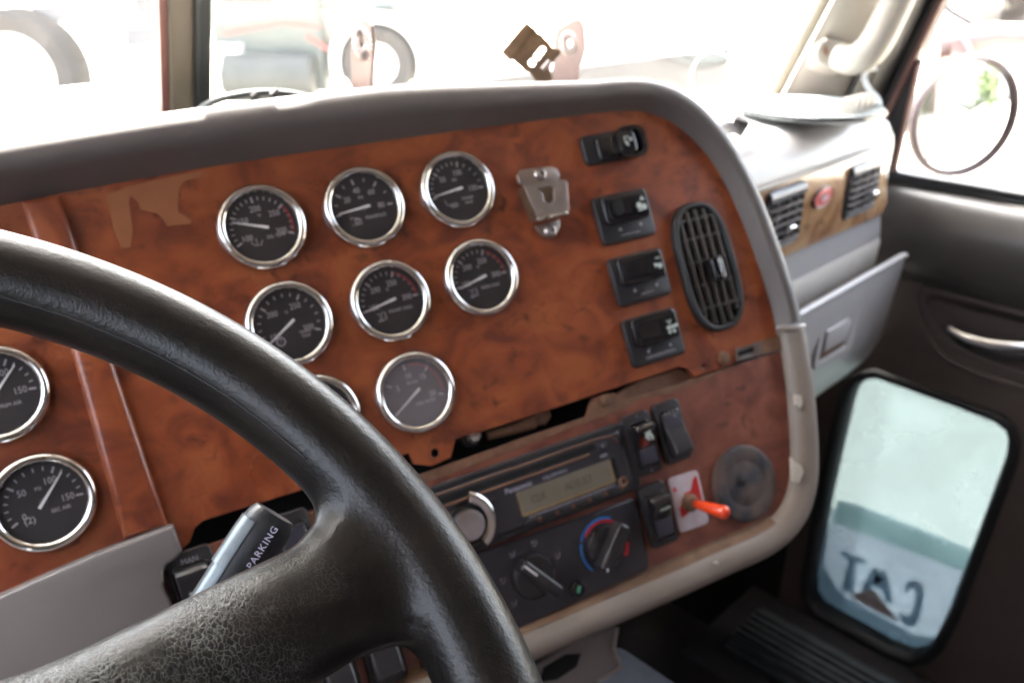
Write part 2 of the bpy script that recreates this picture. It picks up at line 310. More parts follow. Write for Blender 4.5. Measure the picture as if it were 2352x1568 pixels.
def curve_mesh(cu):
    o = bpy.data.objects.new('tmp', cu); COL.objects.link(o); dg = bpy.context.evaluated_depsgraph_get(); dg.update()
    me = bpy.data.meshes.new_from_object(o.evaluated_get(dg)); vs = [tuple(v.co) for v in me.vertices]; fs = [tuple(p.vertices) for p in me.polygons]
    bpy.data.objects.remove(o); bpy.data.curves.remove(cu); bpy.data.meshes.remove(me); return vs, fs
def text(s, size, cx, cy, z, ang=0.0, th=.00008, sx=1.0, spacing=1.0, al='CENTER'):
    cu = bpy.data.curves.new('t', 'FONT'); cu.body = s; cu.size = size; cu.align_x = al; cu.align_y = 'CENTER'; cu.extrude = th; cu.resolution_u = 2; cu.space_character = spacing
    g = curve_mesh(cu); c, q = math.cos(ang), math.sin(ang)
    return [(cx+x*sx*c-y*q, cy+x*sx*q+y*c, z+w) for x, y, w in g[0]], g[1]
def plate(outer, holes, z0, z1, bev=0.0):
    cu = bpy.data.curves.new('p', 'CURVE'); cu.dimensions = '2D'; cu.fill_mode = 'BOTH'; cu.extrude = max((z1-z0)/2-bev, 1e-6); cu.bevel_depth = bev; cu.bevel_resolution = 2; cu.offset = -bev
    for l in [outer]+holes:
        s = cu.splines.new('POLY'); s.points.add(len(l)-1)
        for i, p in enumerate(l): s.points[i].co = (p[0], p[1], 0, 1)
        s.use_cyclic_u = True
    g = curve_mesh(cu); return [(x, y, z+(z0+z1)/2) for x, y, z in g[0]], g[1]
def sweep(path, prof, scale=None, hs=None):
    """path in plane (x,y); prof (outward offset, height); outward = right-hand side of travel"""
    n = len(path); m = len(prof); vs = []; fs = []
    for i in range(n):
        t = np.array(path[min(i+1, n-1)])-np.array(path[max(i-1, 0)]); t = t/np.linalg.norm(t); o = np.array([-t[1], t[0]])
        a = scale[i] if scale is not None else 1; b = hs[i] if hs is not None else 1
        for of, h in prof: vs.append((path[i][0]+o[0]*of*a, path[i][1]+o[1]*of*a, h*b))
    for i in range(n-1):
        for k in range(m-1): fs.append((i*m+k, (i+1)*m+k, (i+1)*m+k+1, i*m+k+1))
    fs.append(tuple(range(m))); fs.append(tuple(range((n-1)*m, n*m))[::-1])
    return vs, fs

def mesh(name, g, m, parent=None, smooth=35, Mx=None, label=None, kind=None, fix=True):
    me = bpy.data.meshes.new(name); me.from_pydata([tuple(map(float, v)) for v in g[0]], [], g[1]); me.materials.append(m if not isinstance(m, str) else M[m])
    if fix:
        bm = bmesh.new(); bm.from_mesh(me); bmesh.ops.recalc_face_normals(bm, faces=bm.faces); bm.to_mesh(me); bm.free()
    if smooth:
        me.polygons.foreach_set('use_smooth', [True]*len(me.polygons)); me.set_sharp_from_angle(angle=rad(smooth))
    me.update()
    o = bpy.data.objects.new(name, me); COL.objects.link(o)
    if parent: o.parent = parent
    if Mx is not None: o.matrix_world = Mx
    if label: o['label'] = label
    if kind: o['kind'] = kind
    return o
def thing(name, label, cat, Mx=None, group=None):
    o = bpy.data.objects.new(name, None); o.empty_display_size = .01; COL.objects.link(o)
    if Mx is not None: o.matrix_world = Mx
    o['label'] = label; o['category'] = cat
    if group: o['group'] = group
    return o
def tag(o, label, cat, group=None):
    o['label'] = label; o['category'] = cat
    if group: o['group'] = group
    return o
def DM(x, y, h=0.0, ang=0.0): return MD @ Matrix.Translation((x, y, h)) @ Matrix.Rotation(ang, 4, 'Z')
def DP(x, y, h=0.0, ang=0.0): a = D(x, y, h); return DM(a[0], a[1], h, ang)

# ================================================================== DASHBOARD
dash = thing('dashboard', 'driver side dashboard with burl wood panels inside a grey padded hood', 'dashboard', MD)
top_px = [(-420, 560), (-200, 511), (0, 467), (200, 429), (400, 393), (600, 361), (800, 332), (1000, 304), (1200, 279), (1340, 262), (1420, 254), (1475, 255), (1525, 270), (1572, 300), (1618, 347), (1655, 400), (1690, 470), (1722, 550), (1750, 630), (1772, 700), (1783, 750)]
tp = [tuple(p) for p in spline([D(*p) for p in top_px], 5)]
n = len(tp); cor = [min(1, max(0, (p[0]-.10)/.18)) for p in tp]; rt = [min(1, max(0, (-p[1]+.03)/.06)) if p[0] > .3 else 0 for p in tp]
prof = [(-.002, -.002), (0, .003), (.003, .008), (.0065, .0165), (.0095, .0225), (.0125, .0262), (.016, .0278), (.0205, .0282), (.025, .027), (.0295, .0238), (.033, .019), (.035, .012), (.036, 0), (.036, -.035), (.036, -.09), (.0, -.09)]
scl = [1-.33*c-.02*r for c, r in zip(cor, rt)]; hsc = [1-.35*c-.18*r for c, r in zip(cor, rt)]
mesh('hood_moulding', sweep(tp, prof, scl, hsc), 'hood', dash, 30)
# wood panels
bot_px = [(1783, 772), (1690, 805), (1692, 833), (1660, 846), (1594, 866), (1578, 846), (1562, 841), (1415, 890), (1261, 941), (1105, 991), (1046, 1008), (1036, 1050), (992, 1070), (950, 1065), (940, 1040), (900, 1055), (687, 1127), (467, 1195), (447, 1212), (436, 1245), (417, 1262), (385, 1225), (330, 1215), (300, 1120), (265, 990), (215, 790), (170, 640), (120, 480), (100, 446)]
top_edge = [tuple(p) for p, k in zip(tp, range(n)) if D(100, 450)[0] < p[0]]
off = [(p[0]+.001, p[1]+.003) for p in top_edge]
up_poly = off + [D(*p) for p in bot_px]
hole = lambda x, y, r, s=14: [(D(x, y)[0]+r*math.cos(2*math.pi*i/s), D(x, y)[1]+r*math.sin(2*math.pi*i/s)) for i in range(s)]
mesh('gauge_panel', plate(up_poly, [hole(1617, 840, .0022), hole(1000, 1040, .0034), locs(MD, [(1692, 806), (1730, 795), (1732, 806), (1694, 819)])], -.003, 0, .0005), 'wood', dash, 30)
cl = [tuple(p) for p in tp if p[0] <= D(95, 450)[0]]
mesh('cluster_panel', plate([(p[0], p[1]+.003) for p in cl] + [D(*p) for p in [(95, 450), (120, 540), (200, 800), (290, 1060), (360, 1235), (330, 1330), (300, 1500), (-250, 1600), (-600, 1500)]], [], -.0035, -.0005, .0005), 'wood', dash, 30)
strip = [D(*p, .005) for p in [(48, 462), (133, 448), (170, 545), (250, 800), (330, 1040), (386, 1207), (284, 1237), (225, 1030), (165, 810), (95, 600)]]
mesh('divider_strip', prism(strip, -.001, .0075, .004), 'wood', dash, 50)
patch = [(240, 450), (290, 430), (340, 418), (395, 405), (470, 392), (462, 408), (425, 415), (412, 432), (408, 470), (410, 488), (440, 505), (438, 514), (385, 520), (372, 500), (360, 490), (322, 482), (318, 465), (300, 450), (296, 465), (306, 530), (300, 568), (278, 570), (262, 530), (252, 480)]
mesh('bare_patch', plate([D(*p) for p in patch], [], 0, .0003), 'bare', dash, 0, label='peeled pale patch in the veneer')
low_px_top = [(380, 1300), (400, 1283), (420, 1270), (687, 1182), (1005, 1076), (1200, 1006), (1346, 957), (1354, 930), (1362, 915), (1390, 906), (1412, 902), (1426, 913), (1441, 918), (1500, 899), (1600, 868), (1795, 805)]
low_in = [(1797, 800), (1804, 880), (1811, 960), (1815, 1040), (1812, 1100), (1797, 1150), (1765, 1190), (1720, 1218), (1640, 1252), (1500, 1312), (1350, 1373), (1215, 1430), (1050, 1500), (971, 1535), (800, 1610), (600, 1700)]
lp = [D(*p) for p in low_px_top]; li = [tuple(p) for p in spline([D(*p) for p in low_in], 5)]
lp_in = [(p[0]+.001, p[1]-.002) for p in li]
mesh('radio_panel', plate(lp + lp_in + [D(*p) for p in [(380, 1760), (370, 1400), (372, 1310)]], [], -.003, 0, .0005), 'woodlow', dash, 30)
wedge = [(700, 1180), (1005, 1074), (1200, 1005), (1346, 956), (1356, 925), (1392, 905), (1410, 903), (1440, 918), (1500, 898), (1600, 868), (1700, 836), (1600, 880), (1530, 905), (1470, 915), (1440, 935), (1400, 950), (1340, 972), (1200, 1024), (1005, 1098), (700, 1205)]
mesh('worn_top_edge', plate([D(*p) for p in wedge], [], .0001, .0006), 'edge', dash, 0, label='pale worn edge above the radio')
mesh('slot_back', prism(locs(MD, [(1690, 806), (1731, 793), (1733, 809), (1692, 822)]), -.0004, .0003), 'dark', dash, 0)
mesh('cavity_back', box(-.36, .42, -.345, .03, -.05, -.046), 'dark', dash, 0)
# lower moulding
li2 = spline([D(*p) for p in [(1786, 762)]+low_in[1:]], 5)
prof2 = [(.0, -.003), (0, .003), (.0025, .0065), (.006, .0095), (.011, .0118), (.0165, .0125), (.021, .0112), (.0245, .008), (.0265, .003), (.027, -.008), (.0265, -.03), (0, -.03)]
mesh('lower_moulding', sweep([tuple(p) for p in li2], prof2), 'trim', dash, 40)
mesh('grime_line', sweep([tuple(p) for p in li2[30:]], [(-.004, .0004), (-.0015, .0012), (.0005, .0042), (.003, .0076), (.0037, .0076), (.002, .003), (-.003, .0002)]), 'grime', dash, 0, label='brown grime along the inner edge of the moulding')
a, b_ = D(1782, 752, .01), D(1850, 748, .01)
mesh('moulding_end', tube([(*D(1788, 757, .002), .002), (*D(1800, 756, .010), .010), (*D(1825, 753, .011), .011), (*D(1846, 750, .006), .006)], [.0025, .003, .003, .003], 8), 'trim', dash, 40)
flakes = [((1828, 905), (1840, 908), (1843, 925), (1838, 938), (1830, 930)), ((1862, 1000), (1870, 992), (1873, 1020), (1868, 1036), (1860, 1026)), ((1818, 1050), (1824, 1058), (1840, 1068), (1846, 1082), (1836, 1108), (1822, 1104)), ((1640, 1292), (1648, 1288), (1652, 1296))]
for i, fl in enumerate(flakes):
    h = .0128 if i != 1 else .008
    mesh('paint_chip', prism([D(*p, h) for p in fl], h-.003, h+.0002), 'chip', dash, 0)
# metal tab bridging the two mouldings
mesh('bracket_strip', plate([D(*p) for p in [(1686, 802), (1735, 786), (1790, 769), (1812, 764), (1815, 792), (1795, 804), (1736, 818), (1690, 830)]], [locs(MD, [(1692, 808), (1729, 796), (1731, 808), (1694, 820)])], .0004, .0014, .0003), 'rusty', dash, 0)
mesh('rust_stain', plate([D(*p) for p in [(1745, 783), (1790, 769), (1812, 770), (1810, 798), (1750, 812)]], [], .0016, .0019), 'edge', dash, 0)
filler = [D(*p, -.006) for p in [(1415, 905), (1470, 872), (1562, 846), (1588, 862), (1598, 872), (1500, 905), (1440, 925)]]
mesh('tan_backing_plate', prism(filler, -.010, -.006, .0005), 'edge', dash, 0)
for (x, y, r) in ((1662, 822, .0062), (1393, 920, .0052)):
    s = thing('screw', 'rusty screw at the %s of the torn panel edge' % ('right end, by the square slot' if x > 1500 else 'middle, just above the radio'), 'screw', DP(x, y, .0005), 'screws along the panel gap')
    mesh('washer', lathe([(.0022, .001), (r*.9, .001), (r, 0)], 24), 'edge', s); mesh('head', join(lathe([(0, .0022), (.0022, .0028), (r*.62, .0022), (r*.66, .0008)], 24), bar(-r*.4, 0, r*.4, 0, .0006, .0006, .003), bar(0, -r*.4, 0, r*.4, .0006, .0006, .003)), 'grime', s)
# junk in the gap
t = thing('gap_bracket', 'brown bent metal bracket seen through the gap above the radio', 'bracket', MD)
mesh('arm', tube([(*D(1120, 1000, -.015), -.015), (*D(1180, 985, -.013), -.013), (*D(1225, 968, -.012), -.012)], [.0035, .004, .006], 8), 'edge', t); mesh('foot', prism([D(*p, -.012) for p in [(1205, 962), (1262, 940), (1268, 955), (1255, 975), (1215, 982)]], -.016, -.012, .001), 'edge', t)
t = thing('chrome_plug', 'small shiny chrome cap half hidden in the gap above the radio', 'cap', DP(1088, 1000, -.012))
mesh('cap', lathe([(0, .004), (.004, .0035), (.0062, .001), (.0065, -.004)], 24), 'chrome', t)
mesh('collar', lathe([(.0065, -.004), (.0085, -.004), (.0085, -.012)], 24), 'blk', t)

# ================================================================== GAUGES
def gauge(px, py, lab, spec, needle, words, red=None, dusty=False, icon=None, unit=None, minor=4):
    """spec = [(label, angle), ...] big ticks from high to low angle order"""
    x, y = D(px, py, .004)
    g = thing('gauge', lab, 'gauge', DM(x, y), 'round chrome rimmed gauges on the wood panel')
    mesh('bezel', lathe([(.0300, -.001), (.0301, .002), (.0296, .0046), (.0284, .0066), (.0269, .0074), (.0254, .0070), (.0243, .0058), (.0238, .0042), (.0236, .0008)], 72), 'chrome', g, 60)
    dd = mesh('dial', disk(.0238, .0012, seg=64), 'dial', g, 0)
    tk = []
    for i, (s, a) in enumerate(spec):
        ca, sa = math.cos(rad(a)), math.sin(rad(a)); tk.append(bar(.0176*ca, .0176*sa, .0216*ca, .0216*sa, .0012, .0012, .0015))
        if i+1 < len(spec):
            a2 = spec[i+1][1]
            for k in range(1, minor+1):
                am = rad(a+(a2-a)*k/(minor+1)); tk.append(bar(.0188*math.cos(am), .0188*math.sin(am), .0211*math.cos(am), .0214*math.sin(am), .0007, .0007, .0015))
    for s, a in spec:
        if s: tk.append(text(s, .0058, .0130*math.cos(rad(a)), .0130*math.sin(rad(a)), .0015, sx=.88))
    mesh('scale_marks', join(*tk), 'ink', dd, 0)
    w = [text(t_, sz, tx, ty, .0015, sx=.95) for t_, sz, tx, ty in words]
    if icon == 'engine': w += [arc(.0012, .0018, 0, 360, .0015, -.0075, -.0085), bar(-.012, -.006, -.009, -.006, .0004, .0004, .0015), bar(-.0115, -.0110, -.0045, -.0110, .0004, .0004, .0015), bar(-.009, -.006, -.0045, -.0075, .0004, .0004, .0015), bar(-.0045, -.0075, -.0045, -.011, .0004, .0004, .0015)]
    if icon == 'oil': w += [bar(-.010, -.0085, -.0075, -.0115, .0004, .0004, .0015), bar(-.0075, -.0115, -.0035, -.0115, .0004, .0004, .0015), bar(-.006, -.0065, -.006, -.0105, .0004, .0004, .0015), bar(-.0035, -.0115, -.0020, -.0085, .0004, .0004, .0015)]
    if icon == 'axle': w += [bar(-.012, -.0068, -.0095, -.0085, .0005, .0005, .0015), bar(-.0075, -.0062, -.0095, -.0085, .0005, .0005, .0015), bar(-.012, -.0125, -.0075, -.0120, .0008, .0008, .0015), bar(-.0112, -.0105, -.008, -.0100, .0005, .0005, .0015), bar(-.006, -.0065, -.006, -.0125, .0006, .0006, .0015)]
    if icon == 'gear': w += [arc(.0024, .0031, 0, 360, .0015, -.0085, -.0105), text('!', .004, -.0085, -.0105, .0015)]
    if icon == 'two': w += [text('(2)' if icon == 'two' else '', .0058, -.0095, -.0085, .0015)]
    if icon == 'pusher': w += [bar(-.012, -.006, -.011, -.010, .0004, .0004, .0015), bar(-.011, -.010, -.008, -.0105, .0004, .0004, .0015), arc(.0010, .0015, 0, 360, .0015, -.0068, -.0112), arc(.0010, .0015, 0, 360, .0015, -.0038, -.0110)]
    mesh('lettering', join(*w), 'ink', dd, 0)
    if red:
        mesh('red_arc', join(arc(.0203, .0212, red[0], red[1], .0015), *[bar(.0196*math.cos(rad(q)), .0196*math.sin(rad(q)), .0204*math.cos(rad(q)), .0204*math.sin(rad(q)), .0011, .0011, .00155) for q in np.linspace(red[0]+3, red[1]-3, 9)]), 'red', dd, 0)
    ca, sa = math.cos(rad(needle)), math.sin(rad(needle))
    nd = mesh('needle', [(bx, by, bz) for bx, by, bz in bar(-.0042*ca, -.0042*sa, .0200*ca, .0200*sa, .0018, .0006, .0034)[0]] and join(bar(-.0042*ca, -.0042*sa, .0200*ca, .0200*sa, .0019, .0006, .0036)), 'needle', g, 0)
    mesh('pivot', cyl(.0023, .0012, .0030, seg=20), 'blk', nd)
    mesh('lens', disk(.0237, .0050, seg=48), 'dustylens' if dusty else 'lens', g, 0)
    return g
S = .0033
gauge(603, 520, 'oil temperature gauge, top left of the gauges, needle pointing left', [('300', -22), ('250', 37), ('200', 96), ('150', 152), ('100', 207)], 161, [('°F', .0032, 0, .008), ('OIL TEMP', S, .008, -.0075)], red=(-17, 34), icon='oil')
gauge(838, 475, 'manifold pressure gauge marked 20 to 80 PSI, top middle', [('80', -2), ('60', 51), ('40', 100), ('20', 145), ('', 187)], 185, [('PSI', .0032, -.0005, .0075), ('MANIFOLD', S, .007, -.0075)], icon='engine', minor=1)
gauge(1052, 434, 'pusher axle gauge, top right of the gauges beside the metal clip', [('150', -4), ('100', 74), ('50', 135), ('', 190)], 187, [('PSI', .0032, 0, .0075), ('PUSHER', .0028, .007, -.0075), ('AXLE', .0028, .007, -.0108)], icon='pusher')
gauge(666, 743, 'transmission temperature gauge partly covered by the steering wheel rim', [('300', -24), ('250', 58), ('200', 137), ('150', 210)], 212, [('°F', .0032, 0, .008), ('TRANS', .0028, .009, -.0075), ('TEMP', .0028, .009, -.0105)], icon='gear')
gauge(898, 690, 'front axle temperature gauge, middle of the second row', [('300', 0), ('250', 70), ('200', 131), ('150', 190)], 191, [('°F', .0032, 0, .008), ('FRONT AXLE', .0032, .006, -.0075)], red=(4, 66), icon='axle')
gauge(1107, 637, 'rear axle temperature gauge, right end of the second row', [('300', 0), ('250', 70), ('200', 131), ('150', 190)], 193, [('°F', .0032, 0, .008), ('REAR AXLE', .0032, .006, -.0075)], red=(4, 66), icon='axle')
gauge(956, 901, 'fuel filter vacuum gauge with a grey dusty face, lowest and alone', [('20', -18), ('15', 49), ('10', 99), ('5', 152), ('', 213)], 212, [('IN HG', .0032, 0, .0078), ('FUEL FILTER', .0030, .006, -.0085)], red=(-10, 92), dusty=True, minor=0)
gauge(731, 958, 'gauge almost wholly behind the steering wheel rim, only a chrome sliver showing', [('', 0), ('', 70), ('', 131), ('', 190)], 120, [('PSI', .0032, 0, .0075)])
gauge(-12, 905, 'air pressure gauge cut by the left edge, above the secondary air gauge', [('150', -5), ('100', 62), ('50', 140), ('', 206)], 46, [('PRIM AIR', S, .006, -.0080)])
gauge(99, 1153, 'secondary air gauge marked (2) with needle near 110 PSI, lower left', [('150', -5), ('100', 62), ('50', 140), ('0', 206)], 47, [('PSI', .0032, -.001, .0085), ('SEC AIR', S, .008, -.0068)], icon='two')

# ================================================================== SWITCHES
def scribble(x, y, w, h, z, rows=1, seed=0):
    """too small to read in the place: short strokes standing for a line of tiny lettering"""
    r = random.Random(seed); gs = []
    for k in range(rows):
        cx = x-w/2+r.uniform(0, .002)
        while cx < x+w/2:
            L = r.uniform(.0006, .0011); gs.append(bar(cx, y-k*h*1.5, cx+L, y-k*h*1.5, h*r.uniform(.6, 1), h*r.uniform(.5, .9), z)); cx += L+.0004
    return join(*gs)
def tri(x, y, s, z, up=1): return [(x-s, y-up*s*.8, z), (x+s, y-up*s*.8, z), (x, y+up*s, z)], [(0, 1, 2) if up > 0 else (0, 2, 1)]
def wide_switch(px, py, lab, kind, seed):
    x, y = D(px, py, .003); s = thing('rocker_switch', lab, 'switch', DM(x, y), 'black dashboard switches')
    mesh('mounting_plate', rbox(0, 0, .052, .0400, -.001, .0042, .004, .0012), 'blk', s)
    fr = rrect(.001, .0068, .0435, .0235, .004); mesh('switch_frame', prism(fr, .0042, .0090, .0014), 'blkgloss', s)
    # paddle: long curved surface, right half raised
    P = []; nn = 14
    for i in range(nn+1):
        u = -.0185+.037*i/nn; P.append((u, .0112+.0022*math.cos((u+.006)/.0185*1.9)*.6-(0.0008 if u < -.001 else 0)))
    vs = []; fs = []
    for i, (u, h) in enumerate(P):
        for v in (-.0075, -.0065, .0065, .0075): vs.append((.001+u, .0068+v, h if abs(v) < .007 else .0085))
    for i in range(nn):
        for k in range(3): fs.append((i*4+k, (i+1)*4+k, (i+1)*4+k+1, i*4+k+1))
    fs += [(0, 1, 2, 3), tuple(nn*4+k for k in (3, 2, 1, 0))]
    pd = mesh('paddle', (vs, fs), 'blkgloss', s, 50)
    zz = .0132
    if kind == 'a': ic = [arc(0.0001, .0026, 0, 360, zz, .0100, .0050), tri(.0140, .0105, .0022, zz), arc(.0001, .0022, 0, 360, zz, .0145, .0035), bar(.008, .001, .016, .0015, .001, .001, zz)]
    elif kind == 'b': ic = [bar(.0095, .0055, .0125, .0062, .0036, .0026, zz), arc(.0001, .0022, 0, 360, zz, .0148, .0048), bar(.012, .0112, .0165, .0115, .001, .001, zz)]
    else: ic = [bar(.009, .0105, .0112, .0085, .001, .001, zz), bar(.0134, .0105, .0112, .0085, .001, .001, zz), bar(.0112, .0085, .0112, .0012, .0007, .0007, zz), arc(.0001, .0016, 0, 360, zz, .0092, .0045), arc(.0001, .0016, 0, 360, zz, .0137, .0045), arc(.0001, .0014, 0, 360, zz, .0095, .0008), arc(.0001, .0014, 0, 360, zz, .014, .0008), arc(.0001, .0016, 0, 360, zz, .017, .0050)]
    mesh('icon', join(*ic), 'icon', pd, 0)
    if kind == 'a': lm = [tri(-.008, -.0095, .0016, .0046), tri(.0125, -.0095, .0016, .0046, -1), scribble(.0005, -.0148, .018, .001, .0046, 1, seed)]
    else:
        a = .0125 if kind == 'b' else -.0095; b = -.009 if kind == 'b' else .0125
        lm = [arc(0.0001, .0012, 0, 360, .0046, a, -.0098), bar(a, -.0098, a+.0022, -.0070, .0005, .0005, .0046), arc(.0001, .0012, 0, 360, .0046, b, -.0098), bar(b, -.0085, b, -.0072, .0005, .0005, .0046), scribble(.001, -.0138, .014 if kind == 'b' else .030, .001, .0046, 1 if kind == 'b' else 2, seed)]
    mesh('label_marks', join(*lm), 'ink', s, 0)
    if kind == 'a': mesh('empty_socket', rbox(-.0100, .0070, .0090, .0125, .0118, .01335, .004, .0003), 'dark', s)
    return s
M['icon'] = mat('worn_switch_icon', (.50, .56, .52), .5)
wide_switch(1434, 497, 'square black rocker switch with two arrows, upper one below the wide switch', 'a', 1)
wide_switch(1470, 636, 'square black rocker switch left of the oval vent, middle of the three', 'b', 2)
wide_switch(1502, 774, 'square black rocker switch with axle symbol, lowest of the three', 'c', 3)
x, y = D(1408, 336, .003)
s = thing('rocker_switch', 'wide black rocker switch set sideways near the top right corner of the wood', 'switch', DM(x, y), 'black dashboard switches')
mesh('mounting_plate', rbox(0, 0, .0575, .0245, -.001, .0042, .005, .0012), 'blk', s)
mesh('right_shell', join(ring2(rrect(.0145, 0, .028, .0262, .009), rrect(.0125, 0, .022, .0195, .006), .002, .0105)), 'blkgloss', s)
pd = mesh('paddle', join(rbox(-.008, -.001, .0190, .0190, .002, .0075, .003, .0012), prism(rrect(.0100, 0, .0180, .0195, .005), .002, .0110, .0028)), 'blkgloss', s)
mesh('icon', join(bar(.0070, .0040, .0115, .0040, .0009, .0009, .0113), bar(.0073, .0045, .0073, -.0010, .0009, .0009, .0113), arc(.0008, .0016, 0, 360, .0113, .0125, .0015), arc(.0001, .0012, 0, 360, .0113, .0085, -.0015), bar(.0085, -.003, .0100, -.003, .0012, .0012, .0113), bar(.0082, -.0015, .0095, .001, .0007, .0007, .0113)), 'icon', pd, 0)
mesh('grip_dots', join(*[arc(.0001, .0006, 0, 360, .0103, .0165, -.0065+.0032*k, 8) for k in range(5)]), 'ink', pd, 0)

def tall_switch(M4, lab, upper_tilt=1, icon=None, word=None, w=.0255, h=.0500, worn=False, dot=None):
    s = thing('rocker_switch', lab, 'switch', M4, 'black dashboard switches')
    mesh('mounting_plate', join(rbox(0, 0, w, h, -.001, .0035, .004, .0012)), 'blk', s)
    mesh('switch_frame', prism(rrect(0, -.001, w*.80, h*.76, .0035), .0035, .0050, .0008), 'blkgloss', s)
    # rocker: half sunk, half standing proud
    a, b = (.0065, .0150) if upper_tilt > 0 else (.0150, .0065)
    L = h*.70; W = w*.68; vs = []; fs = []
    prof = [(-L/2, .003), (-L/2+.0005, b-.001), (-L/2+.002, b), (-.002, .0085), (.002, .0085), (L/2-.002, a), (L/2-.0005, a-.001), (L/2, .003)]
    if upper_tilt > 0: prof = [(-L/2, .003), (-L/2+.0005, .0125), (-L/2+.002, .0138), (-.004, .0118), (.001, .0088), (L/2-.006, .0070), (L/2-.0015, .0072), (L/2, .003)]
    else: prof = [(-L/2, .003), (-L/2+.0015, .0062), (-.001, .0078), (.001, .0095), (L/2-.007, .0150), (L/2-.003, .0150), (L/2-.0007, .0125), (L/2, .003)]
    for (v, z) in prof:
        for u in (-W/2, -W/2+.001, W/2-.001, W/2): vs.append((u, v-.001, z if abs(u) < W/2-.0005 else z-.0008))
    m = len(prof)
    for i in range(m-1):
        for k in range(3): fs.append((i*4+k, i*4+k+1, (i+1)*4+k+1, (i+1)*4+k))
    vs += [(-W/2, -L/2-.001, .002), (W/2, -L/2-.001, .002), (-W/2, L/2-.001, .002), (W/2, L/2-.001, .002)]
    fs += [tuple([4*i for i in range(m)]+[m*4+2, m*4]), tuple([4*i+3 for i in range(m)][::-1]+[m*4+1, m*4+3])]
    pd = mesh('paddle', (vs, fs), 'blk' if not worn else 'blkgloss', s, 25)
    zt = .0158 if upper_tilt < 0 else .0082
    if icon: mesh('icon', icon(zt), 'icon', pd, 0)
    if upper_tilt < 0: mesh('lower_pad', rbox(0, -.0100, W*.86, .0125, .0069, .0082, .0015, .0004), 'btn', pd)
    else: mesh('upper_pad', rbox(0, .0085, W*.86, .0110, .0070, .0082, .0015, .0004), 'btn', pd)
    if dot: mesh('label_marks', dot, 'ink', s, 0)
    return s
boxes = lambda z: join(*[arc(.0001, .0012, 0, 360, z, dx, dy) for dx, dy in ((-.002, .009), (.001, .0095), (-.0025, .0065), (.002, .0065), (0, .0075), (-.001, .0045), (.0025, .004))])
words_ = lambda z: text('ENGINE', .0028, .0002, .0060, z, sx=1)
tall_switch(DP(1541, 990, .003), 'tall black rocker switch, rightmost, higher than the one beside the radio corner', 1, icon=lambda z: join(text('12', .0022, .002, .0125, z)), dot=join(*[arc(.0001, .0008, 0, 360, .0079, -.006+.004*k, .0165, 8) for k in range(4)]))
tall_switch(DP(1472, 1018, .003), 'tall black rocker switch touching the right end of the radio', -1, icon=boxes, worn=True, dot=join(arc(.0001, .0008, 0, 360, .004, .001, -.0225, 8), bar(.0005, .0215, .0005, .0235, .0005, .0005, .004)))
tall_switch(DP(1508, 1180, .003), 'tall black rocker switch between the heater controls and the orange toggle', -1, icon=words_, worn=True)
# switches glimpsed under and around the steering wheel
tall_switch(DP(873, 1480, .003), 'black rocker switch marked RESUME seen through the steering wheel', 1, dot=text('RESUME', .0042, 0, -.0212, .0040), h=.0540, w=.0270)
tall_switch(DP(990, 1448, .003), 'black rocker switch half hidden by the steering wheel rim, right of RESUME', 1)
tall_switch(DP(772, 1528, .003), 'black rocker switch under the steering wheel spoke, left of RESUME', 1)
tall_switch(DP(455, 1362, .003), 'black rocker switch marked MAN left of the stalk', -1, dot=text('MAN', .0048, .0005, .0225, .0040), h=.058, w=.029, icon=lambda z: text('+', .006, -.004, .004, z))
tall_switch(DP(680, 1258, .003), 'black rocker switch behind the stalk, mostly hidden by the spoke', 1)

# ================================================================== OVAL VENT ON THE WOOD
def vent_slats(w, h, nx, ny, r, z): pass
x, y = D(1626, 612, .003)
v = thing('air_vent', 'tall oval black air vent with vertical slats at the right end of the wood', 'vent', DM(x, y, 0, 0), 'dashboard air vents')
ol = lambda w, h: [(w/2*math.copysign(abs(math.cos(a))**.75, math.cos(a)), h/2*math.copysign(abs(math.sin(a))**.62, math.sin(a))) for a in [2*math.pi*i/56 for i in range(56)]]
Wv, Hv = .0575, .1120
def ringsweep(loops):  # loops: list of (loop, z)
    n_ = len(loops[0][0]); vs = [(px_, py_, z) for l, z in loops for px_, py_ in l]; fs = []
    for k in range(len(loops)-1):
        for i in range(n_):
            j = (i+1) % n_; fs.append((k*n_+i, k*n_+j, (k+1)*n_+j, (k+1)*n_+i))
    return vs, fs
mesh('vent_ring', ringsweep([(ol(Wv, Hv), -.001), (ol(Wv, Hv), .004), (ol(Wv-.002, Hv-.002), .0062), (ol(Wv-.007, Hv-.007), .0066), (ol(Wv-.010, Hv-.010), .005), (ol(Wv-.0115, Hv-.0115), .0008)]), 'seal', v, 60)
mesh('duct', disk(.001, .0006)if False else ([(a_, b2, .0006) for a_, b2 in ol(Wv-.011, Hv-.011)], [tuple(range(56))]), 'dark', v, 0)
M['slat'] = mat('dusty_slat', (.020, .015, .013), .5, noise=(60, (.055, .036, .027), .25))
for k in range(5):
    xx = -.0172+.0086*k; hh = (Hv-.012)*math.sqrt(max(.05, 1-abs(xx/(Wv/2-.004))**3))
    mesh('slat', rot2(box(xx-.0011, xx+.0011, -hh/2, hh/2, .0010, .0062, .0005), 0), 'slat', v)
mesh('cross_bar', join(*[box(-.020, .020, yy-.0008, yy+.0008, .0012, .0058) for yy in (-.034, -.014, .006, .026, .042)]), 'slat', v)
tb = mesh('thumb_tab', rbox(.0035, -.004, .0105, .0215, .0055, .0120, .003, .002), 'blkgloss', v)
mesh('tab_glint_strip', rbox(.0068, -.004, .0032, .0175, .0115, .0128, .0014, .0005), 'chrome', tb)

